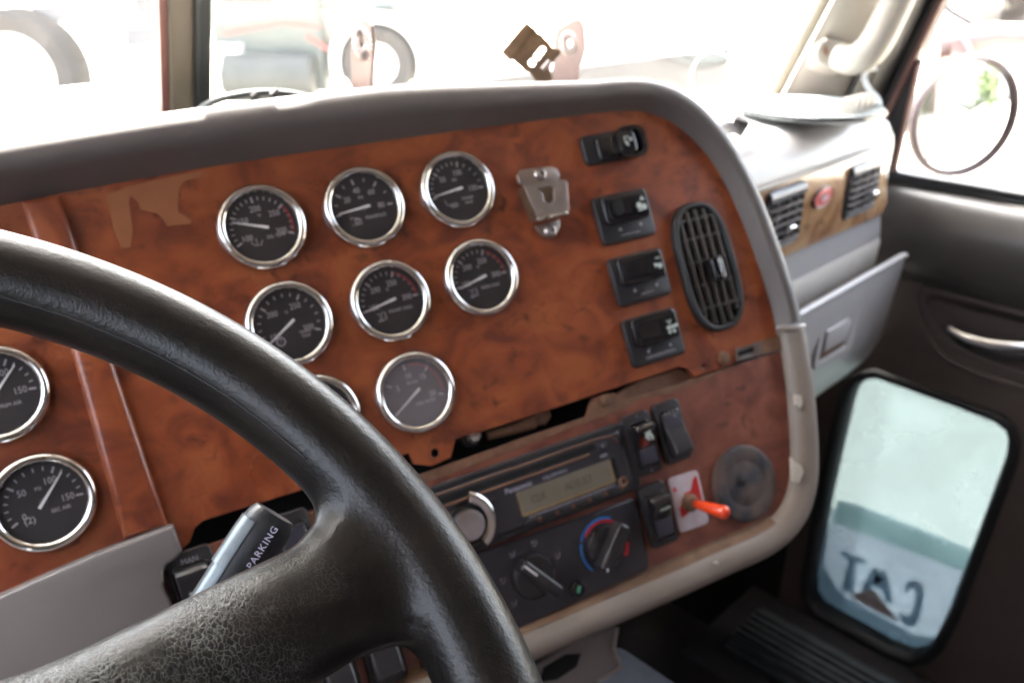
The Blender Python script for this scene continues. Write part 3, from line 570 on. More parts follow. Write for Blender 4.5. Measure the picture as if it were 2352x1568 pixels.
# ================================================================== METAL CLIP (hasp)
def dl(pts, h): return [(p[0], p[1]) for p in [D(*q, h) for q in pts]]
hs = thing('metal_clip', 'bent bare metal clip screwed to the wood right of the top gauges', 'clip', MD)
topb = [(1188, 402), (1195, 391), (1215, 387), (1268, 382), (1280, 388), (1286, 401), (1284, 414), (1228, 424), (1203, 428), (1192, 420)]
mesh('top_ear', prism(dl(topb, .004), .0015, .0040, .0006), 'steel', hs, 50)
body = [(1203, 426), (1228, 424), (1284, 412), (1298, 414), (1303, 420), (1307, 480), (1300, 492), (1236, 503), (1222, 470)]
body_h = .014
slot = [(1228, 424), (1262, 418), (1274, 424), (1272, 436), (1273, 455), (1268, 464), (1258, 466), (1250, 460), (1246, 440), (1238, 432)]
mesh('body', plate(dl(body, body_h), [dl([(1230, 433), (1262, 427), (1274, 430), (1272, 440), (1273, 457), (1268, 465), (1259, 467), (1251, 461), (1246, 443), (1238, 437)], body_h)], body_h-.002, body_h, .0004), 'steel', hs, 50)
bl = dl(body, body_h); side = [bl[0], bl[8], bl[7]]
def wall(pts, z0, z1): 
    vs = [(a_, b2, z0) for a_, b2 in pts]+[(a_, b2, z1) for a_, b2 in pts]; k = len(pts); return vs, [(i, i+1, k+i+1, k+i) for i in range(k-1)]
mesh('left_side', wall(side, .001, body_h-.001), 'brown', hs, 0); mesh('lower_side', wall([bl[7], bl[6], bl[5]], .001, body_h-.001), 'brown', hs, 0)
mesh('back_plate', prism(dl([(1205, 428), (1284, 412), (1300, 485), (1236, 500)], .0015), .0002, .0012), 'brown', hs, 0)
mesh('lower_ear', prism(dl([(1230, 518), (1286, 505), (1287, 520), (1278, 538), (1262, 547), (1246, 543), (1236, 530)], .003), .0002, .0030, .0005), 'steel', hs, 50)
mesh('turned_lip', prism(dl([(1235, 500), (1305, 486), (1307, 492), (1237, 507)], body_h+.0005), body_h-.003, body_h+.0005, .0006), 'chrome', hs, 50)
for q in ((1241, 400), (1265, 530)):
    a_ = D(*q, .004); scw = mesh('screw', lathe([(0, .0052), (.0012, .0054), (.0030, .0062), (.0046, .0056), (.0056, .0038)], 24, *a_), 'steel', hs, 60); mesh('socket', disk(.0013, .0066, *a_, seg=12), 'dark', scw, 0)

# ================================================================== RADIO
rx0, rx1, ry0, ry1 = .040, .2305, -.2615, -.2060
rd = thing('car_radio', 'dusty black car radio with greenish display and round silver knob', 'radio', MD)
mesh('surround', plate(rrect((rx0+rx1)/2, (ry0+ry1)/2, rx1-rx0, ry1-ry0, .006), [], -.001, .0060, .0018), 'blk', rd)
fc = mesh('faceplate', plate(rrect(.1310, -.2335, .1800, .0450, .004), [], .0060, .0095, .0015), 'face', rd)
mesh('disc_slot', rbox(.120, -.2170, .152, .0050, .0090, .00965, .001, .0001), 'dark', fc, 0)
mesh('dusty_ridge', join(tube([(.044, -.2122, .0094), (.205, -.2122, .0094), (.214, -.2142, .0094), (.2168, -.220, .0094)], .0006, 6), tube([(.044, -.2215, .0094), (.190, -.2215, .0094)], .0009, 6)), 'edge', fc, 50)
mesh('eject_button', rbox(.2020, -.2185, .0095, .0050, .0095, .0108, .001, .0004), 'btn', fc); mesh('eject_mark', disk(.0007, .0110, .2025, -.2185, 8), 'ink', fc, 0)
lc = mesh('display', rbox(.1645, -.2392, .0830, .0185, .0094, .0098, .001, .0001), 'lcd', fc, 0)
M['lcdrim'] = mat('stained_display_edge', (.20, .11, .04), .5, noise=(70, (.28, .2, .1), .2))
mesh('stained_edge', join(bar(.1235, -.2476, .2055, -.2476, .0022, .0016, .00995), bar(.2048, -.2305, .2052, -.248, .001, .0022, .00995), bar(.1240, -.2310, .1245, -.2480, .0010, .0018, .00995)), 'lcdrim', lc, 0)
mesh('display_text', join(text('CLK', .0085, .1400, -.2390, .00995, sx=.85), text('ADJUST', .0085, .1750, -.2390, .00995, sx=.85)), 'lcdink', lc, 0)
mesh('display_end', rbox(.2085, -.2385, .0045, .0165, .0092, .0099, .001, .0002), 'dark', fc, 0)
mesh('lettering', join(text('Panasonic', .0052, .1185, -.2268, .0098, th=.0001, al='LEFT'), text('CQ-DP101U', .0030, .1480, -.2266, .0098, al='LEFT', sx=1.1), text('MP3', .0034, .2020, -.2266, .0098), scribble(.166, -.2510, .078, .0009, .0098, 1, 5), scribble(.081, -.2285, .016, .0012, .0098, 1, 9)), 'radiotext', fc, 0) if False else None
M['radiotext'] = mat('radio_lettering', (.42, .42, .52), .5)
for nm_, g_ in (('brand_lettering', text('Panasonic', .0058, .1150, -.2268, .0098, th=.0001, al='LEFT')), ('model_lettering', text('CQ-DP101U', .0036, .1470, -.2268, .0098, al='LEFT', sx=1.1)), ('format_lettering', text('MP3', .0038, .2020, -.2262, .0098)), ('button_legend', scribble(.166, -.2505, .078, .0010, .0098, 1, 5)), ('knob_legend', scribble(.083, -.2275, .016, .0012, .0098, 1, 9))): mesh(nm_, g_, 'radiotext', fc, 0)
for k in range(6):
    bx = .1290+.0147*k; bb = mesh('preset_button', rbox(bx, -.2543, .0108, .0040, .0092, .0114, .0014, .0005), 'blk', fc); mesh('dust_gap', rbox(bx+.0074, -.2545, .0030, .0040, .0090, .0099, .001, .0002), 'edge', fc, 0); mesh('button_mark', text(str(k+1), .0026, bx, -.2543, .0112), 'radiotext', bb, 0)
mesh('round_button', lathe([(.0026, .0098), (.0030, .0104), (.0035, .0104), (.0037, .0095)], 24, .1035, -.2310), 'btn', fc)
mesh('corner_socket', lathe([(.0016, .0099), (.0036, .0106), (.0042, .0095)], 24, .2128, -.2505), 'edge', fc); mesh('socket_hole', disk(.0016, .0099, .2128, -.2505, 12), 'dark', fc, 0)
kx, ky = D(1084, 1207, .022)
kb = mesh('volume_knob', lathe([(0, .0215), (.0085, .0212), (.0104, .0205), (.0110, .019), (.0114, .006), (.0114, .002)], 48, kx, ky), 'silver', rd, 40)
mesh('knob_ring', lathe([(.0114, .011), (.0140, .0118), (.0150, .0105), (.0150, .005)], 48, kx, ky), 'blkgloss', rd, 60)
cr_ = lathe([(.0150, .0085), (.0154, .0122), (.0185, .0134), (.0215, .0130), (.0232, .0116), (.0238, .0088)], 24, kx, ky, a0=rad(-62), a1=rad(70))
mesh('chrome_crescent', cr_, 'chrome', rd, 60)

# ================================================================== HEATER PANEL
ht = thing('heater_control', 'black heater panel with two rotary knobs and a blue and red temperature arc', 'control panel', MD)
ho = [D(*p, .002) for p in [(1452, 1143), (1459, 1150), (1475, 1215), (1488, 1285), (1487, 1303), (1478, 1311), (1330, 1377), (1190, 1441), (1120, 1473), (1060, 1440), (1010, 1290), (1130, 1258), (1300, 1198)]]
mesh('panel_face', prism(ho, -.001, .0040, .0015), 'face', ht, 40)
c1 = D(1225, 1322, .004); c2 = D(1390, 1252, .004)
M['kn'] = mat('knob_black', (.013, .012, .016), .28, noise=(80, (.03, .026, .026), .25))
def knob(cx, cy, ang, ptr, thick, mark):
    k = mesh('knob', lathe([(.0168, .004), (.0166, .0062), (.0155, .0080), (.0130, .0088), (0, .0088)], 48, cx, cy), 'kn', ht, 40)
    g = rbox(0, 0, .0385, thick, .0085, .0215, .0030, .0022); mesh('knob_grip', [(cx+x_*math.cos(ang)-y_*math.sin(ang), cy+x_*math.sin(ang)+y_*math.cos(ang), z) for x_, y_, z in g[0]] and ([(cx+x_*math.cos(ang)-y_*math.sin(ang), cy+x_*math.sin(ang)+y_*math.cos(ang), z) for x_, y_, z in g[0]], g[1]), 'kn', k, 40)
    a0, a1 = mark; ca, sa = math.cos(ang), math.sin(ang)
    mesh('pointer_line', bar(cx+a0*ca, cy+a0*sa, cx+a1*ca, cy+a1*sa, .0016, .0012, .0218), 'needle', k, 0)
knob(c1[0], c1[1], rad(128), 0, .0090, (.006, .0185))
knob(c2[0], c2[1], rad(226), 0, .0100, (.0165, .0190))
mesh('cold_arc', join(arc(.0202, .0222, 60, 152, .0044, *c2), arc(.0202, .0222, 158, 222, .0044, *c2)), 'blue', ht, 0)
mesh('hot_arc', join(arc(.0180, .0199, 50, 140, .0044, *c2), arc(.0180, .0215, -42, -12, .0044, *c2), arc(.0185, .0200, 30, 38, .0044, *c2)), 'markred', ht, 0)
ics = []
for a_, ty in ((168, 0), (118, 1), (72, 2), (18, 3), (215, 1)):
    ix, iy = c1[0]+.0245*math.cos(rad(a_)), c1[1]+.0235*math.sin(rad(a_)); z = .0044
    ics += [bar(ix-.002, iy-.0015, ix+.0008, iy-.0012, .0006, .0006, z), bar(ix+.0008, iy-.0012, ix+.002, iy+.0022, .0006, .0006, z), arc(.0001, .0006, 0, 360, z, ix-.0015, iy+.001)]
    if ty in (0, 2): ics += [bar(ix-.0022, iy+.002, ix+.0002, iy+.0026, .0005, .0005, z), bar(ix-.002, iy+.0003, ix-.0004, iy+.0018, .0005, .0005, z)]
mesh('airflow_icons', join(*ics), 'ink', ht, 0)
gx, gy = D(1325, 1352, .004)
sb = mesh('air_conditioning_button', cyl(.0062, .003, .0062, gx, gy, 28, .001), 'blkgloss', ht); mesh('green_symbol', join(arc(.0001, .0014, 0, 360, .0064, gx+.0010, gy+.0012), arc(.0001, .0013, 0, 360, .0064, gx-.0002, gy-.0012), bar(gx-.001, gy-.002, gx+.002, gy+.002, .0022, .0022, .00642)), 'green', sb, 0)

# ================================================================== TOGGLE, ROUND PLUG
tg = thing('toggle_switch', 'orange toggle switch on a worn red and white plate', 'switch', DP(1580, 1150, .001, rad(-3)))
mesh('label_plate', rbox(0, 0, .0300, .0450, 0, .0016, .004, .0005), 'plateM', tg) if 'plateM' in M else mesh('label_plate', rbox(0, 0, .0300, .0450, 0, .0016, .004, .0005), 'plate', tg)
mesh('red_field', join(plate([(-.006, .002), (-.003, .0075), (.004, .008), (.0085, .0165), (.0125, .0185), (.0125, -.004), (.004, -.006), (-.006, -.010), (-.0105, -.011), (-.0105, -.004)], [], .0016, .0018), plate(rrect(-.0110, .0125, .003, .004, .001), [], .0016, .0018)), 'markred', tg, 0)
mesh('collar', join(lathe([(.0075, .0016), (.0075, .0040), (.0058, .0050), (.0052, .0090), (.0030, .0100)], 24, 0, -.001)), 'edge', tg, 40)
tv = np.array([.33, -.28, .90]); tv /= np.linalg.norm(tv); p0 = np.array([0, -.001, .006])
lv = tube([p0+tv*t_ for t_ in (0, .006, .012, .020, .0285, .031, .0325, .0333)], [.0026, .0036, .0042, .0049, .0055, .0051, .0036, .0008], 16)
mesh('lever', lv, 'orange', tg, 60)
x, y = D(1714, 1110, .004)
dk = thing('round_plug', 'scuffed round black rubber plug at the lower right of the wood', 'plug', DM(x, y))
mesh('cap', lathe([(0, .0040), (.0175, .0040), (.0185, .0037), (.0195, .0037), (.0205, .0041), (.0295, .0042), (.0312, .0038), (.0320, .0032), (.0325, .0022), (.0325, -.001)], 64), 'disc', dk, 40)
mesh('centre_dimple', lathe([(0, .0050), (.0030, .0049), (.0048, .0043)], 24, -.004, .0035), 'blk', dk, 60)

# ================================================================== STEERING COLUMN COVER, STALK
cc = [D(*p, .012) for p in [(-500, 1560), (-60, 1392), (0, 1367), (100, 1322), (220, 1270), (330, 1228), (385, 1207), (398, 1206), (406, 1228), (418, 1266), (404, 1282), (382, 1296), (375, 1312), (377, 1342), (392, 1380), (402, 1440), (420, 1560), (430, 1800), (-400, 2000)]]
tag(mesh('column_cover', prism(cc, -.01, .014, .0028, 3), 'greyp', None, 30, MD), 'plain grey plastic column cover at the lower left, behind the wheel spoke', 'column cover')
st = thing('stalk_lever', 'black and silver stalk lettered NOT FOR PARKING behind the wheel spoke', 'stalk')
tip = atD(628, 1182, .386); base = atD(424, 1492, .372)
ax = tip-base; Ls = np.linalg.norm(ax); ax /= Ls; vw = -(tip+base)/2; vw /= np.linalg.norm(vw); sd = np.cross(ax, vw); sd /= np.linalg.norm(sd); nn_ = np.cross(sd, ax)
MS = frame(base, ax, np.cross(nn_, ax)); st.matrix_world = MS   # x along the stalk, z towards the eye
def stalk(z_of, w, prof_fn, x0, x1, steps): pass
xe = 0
xs = [0, .02, .05, Ls-.03, Ls-.012, Ls-.006, Ls-.002, Ls+.0008]; ks = [.86, .9, .95, 1.0, 1, .98, .93, .80]
SW = 1.24
sec = [(-.0098, -.002), (-.0092, .0022), (-.0070, .0052), (-.0045, .0066), (-.0030, .0070), (.0030, .0068), (.0062, .0050), (.0088, .0018), (.0096, -.003), (.007, -.007), (0, -.009), (-.007, -.007)]
vs = []; fs = []
for x_, k in zip(xs, ks):
    for a_, b2 in sec: vs.append((x_, a_*k*SW, b2*k))
m_ = len(sec)
for i in range(len(xs)-1):
    for k in range(m_): fs.append((i*m_+k, i*m_+(k+1) % m_, (i+1)*m_+(k+1) % m_, (i+1)*m_+k))
fs += [tuple(range(m_)), tuple(range((len(xs)-1)*m_, len(xs)*m_))[::-1]]
M['stalk'] = mat('stalk_black', (.012, .012, .014), .36, spec=.35, noise=(90, (.035, .035, .036), .2), bump=(200, .0002, .3))
M['stalkface'] = mat('stalk_silver', (.12, .135, .14), .3, .75, noise=(70, (.075, .085, .09), .25))
mesh('lever_body', (vs, fs), 'stalk', st, 40)
# which side of the stalk is left in view: +y or -y
lefty = 1 if (np.array(MS.to_3x3() @ Vector((0, 1, 0)))@RT) < 0 else -1
vs = []; fs = []; q_ = [(-.0101, -.0020), (-.0097, .0026), (-.0074, .0058), (-.0052, .0071), (-.0040, .0073)]
for x_, k in list(zip(xs, ks))[:-2]:
    for a_, b2 in q_: vs.append((x_, -lefty*a_*k*SW, b2*k))
for i in range(len(xs)-3):
    for k in range(len(q_)-1): fs.append((i*5+k, i*5+k+1, (i+1)*5+k+1, (i+1)*5+k))
mesh('silver_edge', (vs, fs), 'stalkface', st, 60)
M['stalkink'] = mat('stalk_lettering', (.62, .58, .74), .5)
tx = text('NOT FOR PARKING', .0045, 0, 0, 0, spacing=1.15)
xmax = max(p[0] for p in tx[0])
# reading direction runs up the stalk; letters' tops face the silver edge
mesh('lettering', ([((Ls-.0034)+(p[0]-xmax), lefty*(p[1]-.0040), .0076+p[2]) for p in tx[0]], tx[1]), 'stalkink', st, 0)

# ================================================================== STEERING WHEEL (one smooth skin round rim and spokes)
WC = np.array([-.0743, .2068, -.2130]); wal, wbe = .977, -.045
wn_ = np.array([math.sin(wbe), -math.cos(wal)*math.cos(wbe), math.sin(wal)*math.cos(wbe)]); we1 = np.cross(ZZ, wn_); we1 /= np.linalg.norm(we1); we2 = np.cross(wn_, we1)
MW = frame(WC, we1, we2)
def smin(a, b, k): h = np.clip(.5+.5*(b-a)/k, 0, 1); return b*(1-h)+a*h-k*h*(1-h)
def wheel_sdf(X, Y, Z):
    R = np.sqrt(X*X+Y*Y); rim = np.sqrt((R-.228)**2+Z*Z)-.0179
    s = np.sign(X); AX = np.abs(X)
    t = np.clip((AX-.06)/.16, 0, 1); yc = .0175+.001*t; hw = .0250-.003*t; dip = -.004-.022*(1-t)**1.6
    hz_ = .0165-.0050*np.clip((AX-.17)/.04, 0, 1); q2 = ((np.abs(Y-yc)/hw)**2.0+(np.abs(Z-dip)/hz_)**2.0)**(1/2.0); dd_ = (q2-1)*hz_*np.where(np.abs(Y-yc)/hw > np.abs(Z-dip)/hz_, 1.25, 1.0)
    dd_ = np.maximum(dd_, AX-.228)
    hub = np.sqrt((np.sqrt(X*X+(Y-.005)**2)/.09)**2+((Z+.035)/.03)**2)-1; hub = hub*.03
    return np.minimum(smin(rim, smin(dd_, hub, .02), .024-.0215*np.clip((AX-.194)/.028, 0, 1)), 1)
def surface_nets(f, lo, hi, step):
    ax_ = [np.arange(lo[i], hi[i]+step, step) for i in range(3)]
    X, Y, Z = np.meshgrid(*ax_, indexing='ij'); F = f(X, Y, Z); nx, ny, nz = F.shape; del X, Y, Z
    S_ = F < 0; cnt = np.zeros((nx-1, ny-1, nz-1)); acc = np.zeros((nx-1, ny-1, nz-1, 3))
    for axis in range(3):
        a = [slice(None)]*3; b = [slice(None)]*3; a[axis] = slice(0, -1); b[axis] = slice(1, None)
        A, B = F[tuple(a)], F[tuple(b)]; cross = (A < 0) != (B < 0); T = np.where(cross, A/(A-B+1e-12), 0)
        oth = [i for i in range(3) if i != axis]
        for d0 in (0, 1):
            for d1 in (0, 1):
                sl = [slice(None)]*3; sl[oth[0]] = slice(d0, cross.shape[oth[0]]-1+d0); sl[oth[1]] = slice(d1, cross.shape[oth[1]]-1+d1)
                c = cross[tuple(sl)]; t_ = T[tuple(sl)]; cnt += c; acc[..., axis] += t_*c; acc[..., oth[0]] += d0*c; acc[..., oth[1]] += d1*c
    act = cnt > 0; idx = -np.ones(act.shape, int); idx[act] = np.arange(act.sum()); ii = np.argwhere(act)
    P = (ii+acc[act]/cnt[act][:, None])*step+np.array(lo); quads = []
    for axis in range(3):
        a = [slice(None)]*3; b = [slice(None)]*3; a[axis] = slice(0, -1); b[axis] = slice(1, None)
        cross = (S_[tuple(a)] != S_[tuple(b)]); e = np.argwhere(cross); u, v_ = [i for i in range(3) if i != axis]
        ok = (e[:, u] > 0) & (e[:, v_] > 0) & (e[:, u] < F.shape[u]-1) & (e[:, v_] < F.shape[v_]-1); e = e[ok]
        def g(du, dv): q = e.copy(); q[:, u] += du; q[:, v_] += dv; return idx[q[:, 0], q[:, 1], q[:, 2]]
        Q = np.stack([g(-1, -1), g(0, -1), g(0, 0), g(-1, 0)], 1); quads.append(Q)
    return P, np.concatenate(quads)
P, Q = surface_nets(wheel_sdf, (-.252, -.252, -.068), (.252, .252, .024), .0017)
sw = thing('steering_wheel', 'large steering wheel in worn black leather, in front of the gauges', 'steering wheel', MW)
mesh('rim_and_spokes', (P.tolist(), [tuple(q) for q in Q.tolist() if min(q) >= 0]), 'leather', sw, 180)
# seam on the inner side of the rim
seam = [((.228-.0150)*math.cos(a), (.228-.0150)*math.sin(a), .0098) for a in [rad(18+k*2) for k in range(75)]]
mesh('seam', tube(seam, .0004, 6), 'blkdull', sw)
mesh('hub_cover', lathe([(0, .006), (.045, .004), (.060, -.004), (.066, -.016), (.068, -.03)], 64, 0, .003), 'blk', sw, 40)
mesh('hub_ring', lathe([(.0660, -.012), (.070, -.009), (.073, -.012), (.074, -.024)], 64, 0, .003), 'grime', sw, 60)
tag(mesh('steering_column', xf(cyl(.035, -.38, -.04, seg=32), Matrix.Identity(4)), 'blk', None, 40, MW), 'black steering column shaft behind the wheel hub', 'column')

# ================================================================== PASSENGER SIDE DASH
pdm = thing('passenger_dashboard', 'light grey passenger dashboard with a tan wood trim strip and hanging glove box', 'dashboard')
def extr(prof, x0, x1, rx=0.0):  # profile in (Y,Z) extruded along X, right end rounded in
    n_ = len(prof); cxm = sum(p[0] for p in prof)/n_; czm = sum(p[1] for p in prof)/n_; vs = []; fs = []
    st_ = [(x0, 0)]+([(x1-rx+rx*math.sin(a), rx*(1-math.cos(a))) for a in [i/5*math.pi/2 for i in range(6)]] if rx else [(x1, 0)])
    for xx, ins in st_:
        l = inset(prof if area(prof) > 0 else prof[::-1], ins) if ins else (prof if area(prof) > 0 else prof[::-1])
        vs += [(xx, p[0], p[1]) for p in l]
    for k in range(len(st_)-1):
        for i in range(n_): j = (i+1) % n_; fs.append((k*n_+i, k*n_+j, (k+1)*n_+j, (k+1)*n_+i))
    fs += [tuple(range(n_)), tuple(range((len(st_)-1)*n_, len(st_)*n_))[::-1]]
    return vs, fs
crest = [(.70, -.175), (.60, -.172), (.52, -.174), (.470, -.177), (.447, -.183), (.432, -.194), (.4225, -.210), (.4205, -.220), (.4200, -.316), (.4170, -.332), (.4160, -.3435), (.70, -.3435)]
mesh('top_pad', extr(crest, .60, 1.128, .014), 'lightp', pdm, 40)
mesh('lower_ledge', extr([(.70, -.3445), (.4175, -.3445), (.4150, -.350), (.4160, -.385), (.4220, -.3935), (.70, -.3935)], .60, 1.124, .006), 'ledge', pdm, 40)
mesh('lower_body', box(.60, 1.10, .47, .70, -.75, -.392), 'dark', pdm, 0)
MG = frame((.90, .4195, -.2650), (1, 0, 0), (0, 0, 1))
tr = [loc(MG, *p, .001) for p in [(1740, 437), (1780, 423), (1900, 382), (2008, 342), (2019, 342), (2028, 352), (2033, 380), (2036, 440), (2035, 470), (2028, 488), (2008, 500), (1900, 546), (1800, 590), (1740, 615)]]
mesh('wood_trim', prism(tr, -.002, .0024, .001), 'woodpale', pdm, 40, None); bpy.data.objects['wood_trim'].matrix_world = MG
tz = mesh('trim_lip', tube([(*loc(MG, *p, .003), .003) for p in [(1700, 452), (1780, 424), (1900, 383), (2012, 341)]], .0022, 8), 'cream', pdm, 60); tz.matrix_world = MG
# glove box lid, curved, hanging slightly open
gl = []
prof_g = spline([(.3800, -.3620), (.3795, -.372), (.3830, -.420), (.3890, -.477), (.4030, -.520), (.4260, -.556)], 6)
vs = []; fs = []; nr = len(prof_g)
xr = [1.1265, 1.1262, 1.1255, 1.1262, 1.1262, 1.1260]
for i, p in enumerate(prof_g):
    for k, xx in enumerate((.66, .90, 1.120, 1.1265)): vs.append((xx, p[0]+(.0025 if k == 3 else 0), p[1]))
for i, p in enumerate(prof_g):
    for k, xx in enumerate((.66, .90, 1.120, 1.1265)): vs.append((xx, p[0]+.009, p[1]-.001))
B = nr*4
for i in range(nr-1):
    for k in range(3): fs += [(i*4+k, i*4+k+1, (i+1)*4+k+1, (i+1)*4+k), (B+i*4+k, B+(i+1)*4+k, B+(i+1)*4+k+1, B+i*4+k+1)]
    fs += [(i*4+3, B+i*4+3, B+(i+1)*4+3, (i+1)*4+3), (i*4, (i+1)*4, B+(i+1)*4, B+i*4)]
for k in range(3): fs += [(k, B+k, B+k+1, k+1), ((nr-1)*4+k, (nr-1)*4+k+1, B+(nr-1)*4+k+1, B+(nr-1)*4+k)]
gb = mesh('glove_box_lid', (vs, fs), 'lidp', pdm, 40)
e_ = mesh('lid_edge', tube([(.66, .3805, -.3615), (1.118, .3805, -.3615), (1.1262, .382, -.3640)], .0042, 10), 'lidp', gb, 60)
MK = frame((1.0, .3830, -.44), (1, 0, 0), (0, .07, 1))
lo = [loc(MK, *p, .001) for p in [(1884, 741), (1970, 697), (1976, 703), (1952, 795), (1945, 805), (1868, 848), (1866, 838)]]
li_ = [loc(MK, *p, .001) for p in [(1893, 751), (1958, 716), (1961, 722), (1940, 790), (1934, 797), (1880, 830), (1878, 822)]]
hl = mesh('latch_surround', plate(lo, [li_], -.001, .0035, .0012), 'lidp', gb, 40); hl.matrix_world = MK
hb = mesh('latch_recess', plate(li_, [], -.002, .0006), 'greyp', gb, 0); hb.matrix_world = MK
hd = mesh('latch_handle', prism([loc(MK, *p, .004) for p in [(1898, 760), (1950, 731), (1956, 737), (1940, 780), (1890, 808)]], .000, .0065, .002), 'lidp', gb, 40); hd.matrix_world = MK
hk = mesh('latch_gap', prism([loc(MK, *p, .002) for p in [(1887, 808), (1938, 782), (1934, 795), (1882, 826)]], .0005, .0014), 'grime', gb, 0); hk.matrix_world = MK

def dash_vent(px, py, w, h, lab, tab):
    c = loc(MG, px, py, .004); v = thing('air_vent', lab, 'vent', MG @ Matrix.Translation((c[0], c[1], 0)), 'dashboard air vents')
    mesh('vent_frame', ringsweep([(rrect(0, 0, w, h, .012), .001), (rrect(0, 0, w, h, .012), .0035), (rrect(0, 0, w-.003, h-.003, .011), .0055), (rrect(0, 0, w-.009, h-.009, .009), .0045), (rrect(0, 0, w-.010, h-.010, .009), .001)]), 'blk', v, 60)
    mesh('top_hood', xf(extr([(-.001, h/2-.002), (-.0055, h/2-.002), (-.0085, h/2-.005), (-.0092, h/2-.012), (-.0075, h/2-.014), (-.001, h/2-.012)], -w/2+.004, w/2-.004), Matrix(((1, 0, 0, 0), (0, 0, 1, 0), (0, -1, 0, 0), (0, 0, 0, 1)))), 'greyvent', v, 50)
    mesh('duct', plate(rrect(0, 0, w-.008, h-.008, .009), [], .0028, .0033), 'dark', v, 0)
    for k in range(5):
        yy = -h/2+.009+k*(h-.022)/5; mesh('louvre', xf(box(-w/2+.006, w/2-.006, -.0010, .0010, -.0022, .0022, .0004), Matrix.Translation((0, yy, .0060)) @ Matrix.Rotation(rad(5), 4, 'X')), 'slatg', v, 40)
    mesh('louvre_post', join(*[box(xx-.0008, xx+.0008, -h/2+.006, h/2-.012, .0034, .006) for xx in (-w*.2, w*.08, w*.3)]), 'slatg', v, 0)
    mesh('thumb_tab', rbox(*tab, .014, .009, .012, .019, .003, .002), 'chrome', v, 40)
M['greyvent'] = mat('vent_hood_grey', (.16, .16, .175), .3, noise=(20, (.12, .12, .13), .3)); M['slatg'] = mat('grey_louvre', (.17, .145, .14), .4, noise=(40, (.1, .085, .08), .3))
dash_vent(1799, 500, .084, .071, 'small square vent on the passenger trim beside the hood end', (-.002, -.010))
dash_vent(1981, 432, .090, .068, 'outer square vent on the passenger trim next to the door', (.010, -.008))
c = loc(MG, 1890, 452, .004)
bd = thing('oval_badge', 'red oval badge between the two vents on the passenger trim', 'badge', MG @ Matrix.Translation((c[0], c[1], .0024)) @ Matrix.Rotation(rad(4), 4, 'Z'))
ell = lambda a_, b2, z0=0: [(a_*math.cos(2*math.pi*i/40), b2*math.sin(2*math.pi*i/40)) for i in range(40)]
mesh('badge_rim', ringsweep([(ell(.0235, .0118), -.001), (ell(.0235, .0118), .0025), (ell(.0226, .0109), .0036), (ell(.0219, .0102), .0030)]), 'pink', bd, 60)
M['badgered'] = mat('badge_red', (.60, .13, .12), .3, coat=.3)
mesh('badge_face', ringsweep([(ell(.0220, .0103), .0028), (ell(.006, .0045), .0036), (ell(.0005, .0004), .0038)]), 'badgered', bd, 60)
mesh('badge_script', join(tube([(-.0085, -.0005, .0042), (-.006, .0025, .0042), (-.004, -.001, .0042), (-.001, .0018, .0042), (.002, -.0008, .0042), (.005, .0020, .0042), (.0085, .0008, .0042)], .0009, 6), tube([(-.008, -.0032, .004), (.008, -.0028, .004)], .0005, 6)), 'needle', bd, 60)

# things lying on the passenger dash
cz = -.1735
dc = atZ(1858, 258, cz+.003)
dsh = thing('round_dish', 'pale round dish lying on top of the passenger dashboard', 'dish', Matrix.Translation(tuple(dc)))
mesh('dish_body', lathe([(0, .002), (.060, .002), (.078, .004), (.0845, .0075), (.0860, .0068), (.0860, .0045), (.078, -.001), (.04, -.003), (0, -.003)], 72), 'dish', dsh, 50)
mesh('dish_rim', lathe([(.0850, .0080), (.0866, .0074), (.0868, .0050)], 72), 'blkgloss', dsh, 60)
cp = [atX(*p, X) for p, X in (((2012, 158), 1.16), ((1992, 160), 1.15), ((1984, 178), 1.14), ((1996, 205), 1.13), ((2016, 228), 1.12), ((2018, 252), 1.115), ((2000, 276), 1.10), ((1968, 291), 1.085), ((1930, 298), 1.07))]
tag(mesh('white_cable', tube(spline(cp, 6), .0034, 10), 'cable', None, 60), 'white cable curling down from the grab handle to the dish', 'cable')
cb = thing('comb_block', 'small cream toothed block beside the dish on the passenger dashboard', 'block', Matrix.Translation(tuple(atZ(1972, 262, -.172))))
mesh('block_base', box(-.035, .03, -.010, .010, -.002, .006), 'cream', cb)
for k in range(4): mesh('tooth', box(-.033+.016*k, -.024+.016*k, -.008, .008, .006, .022, .002), 'cream', cb)
wl = thing('wire_loop', 'thin wire loop standing on the dash behind the corner of the hood', 'wire')
ctr = atY(1640, 178, .55); rr_ = .026
mesh('loop', tube([ctr+RT*rr_*math.cos(a)+UP*rr_*1.15*math.sin(a) for a in [i/30*2*math.pi for i in range(31)]], .0011, 6), 'cable', wl, 60)
mesh('loop_stem', tube([ctr-UP*rr_*1.15+RT*.006, ctr-UP*.05+RT*.018, atZ(1672, 262, -.172)], .0012, 6), 'cable', wl, 60)
l2 = thing('folded_clip', 'small dark leaf shaped clip beside the wire loop', 'clip')
c2_ = atY(1687, 172, .55); mesh('leaf', tube(spline([c2_-UP*.030, c2_-UP*.012+RT*.004, c2_+UP*.010+RT*.002, c2_+UP*.018-RT*.004, c2_+UP*.006-RT*.009, c2_-UP*.014-RT*.008], 5), .0018, 6), 'olive', l2, 60)
bl_ = thing('black_fitting', 'short black fitting on the dash top behind the hood corner', 'fitting')
mesh('body', tube([atZ(1664, 292, -.168), atZ(1690, 286, -.160), atZ(1712, 298, -.165)], [.008, .010, .009], 12), 'blk', bl_, 60); mesh('prong', join(tube([atZ(1660, 268, -.160), atZ(1690, 278, -.150)], .003, 8), tube([atZ(1672, 255, -.160), atZ(1700, 275, -.156)], .0025, 8)), 'chrome', bl_, 60)

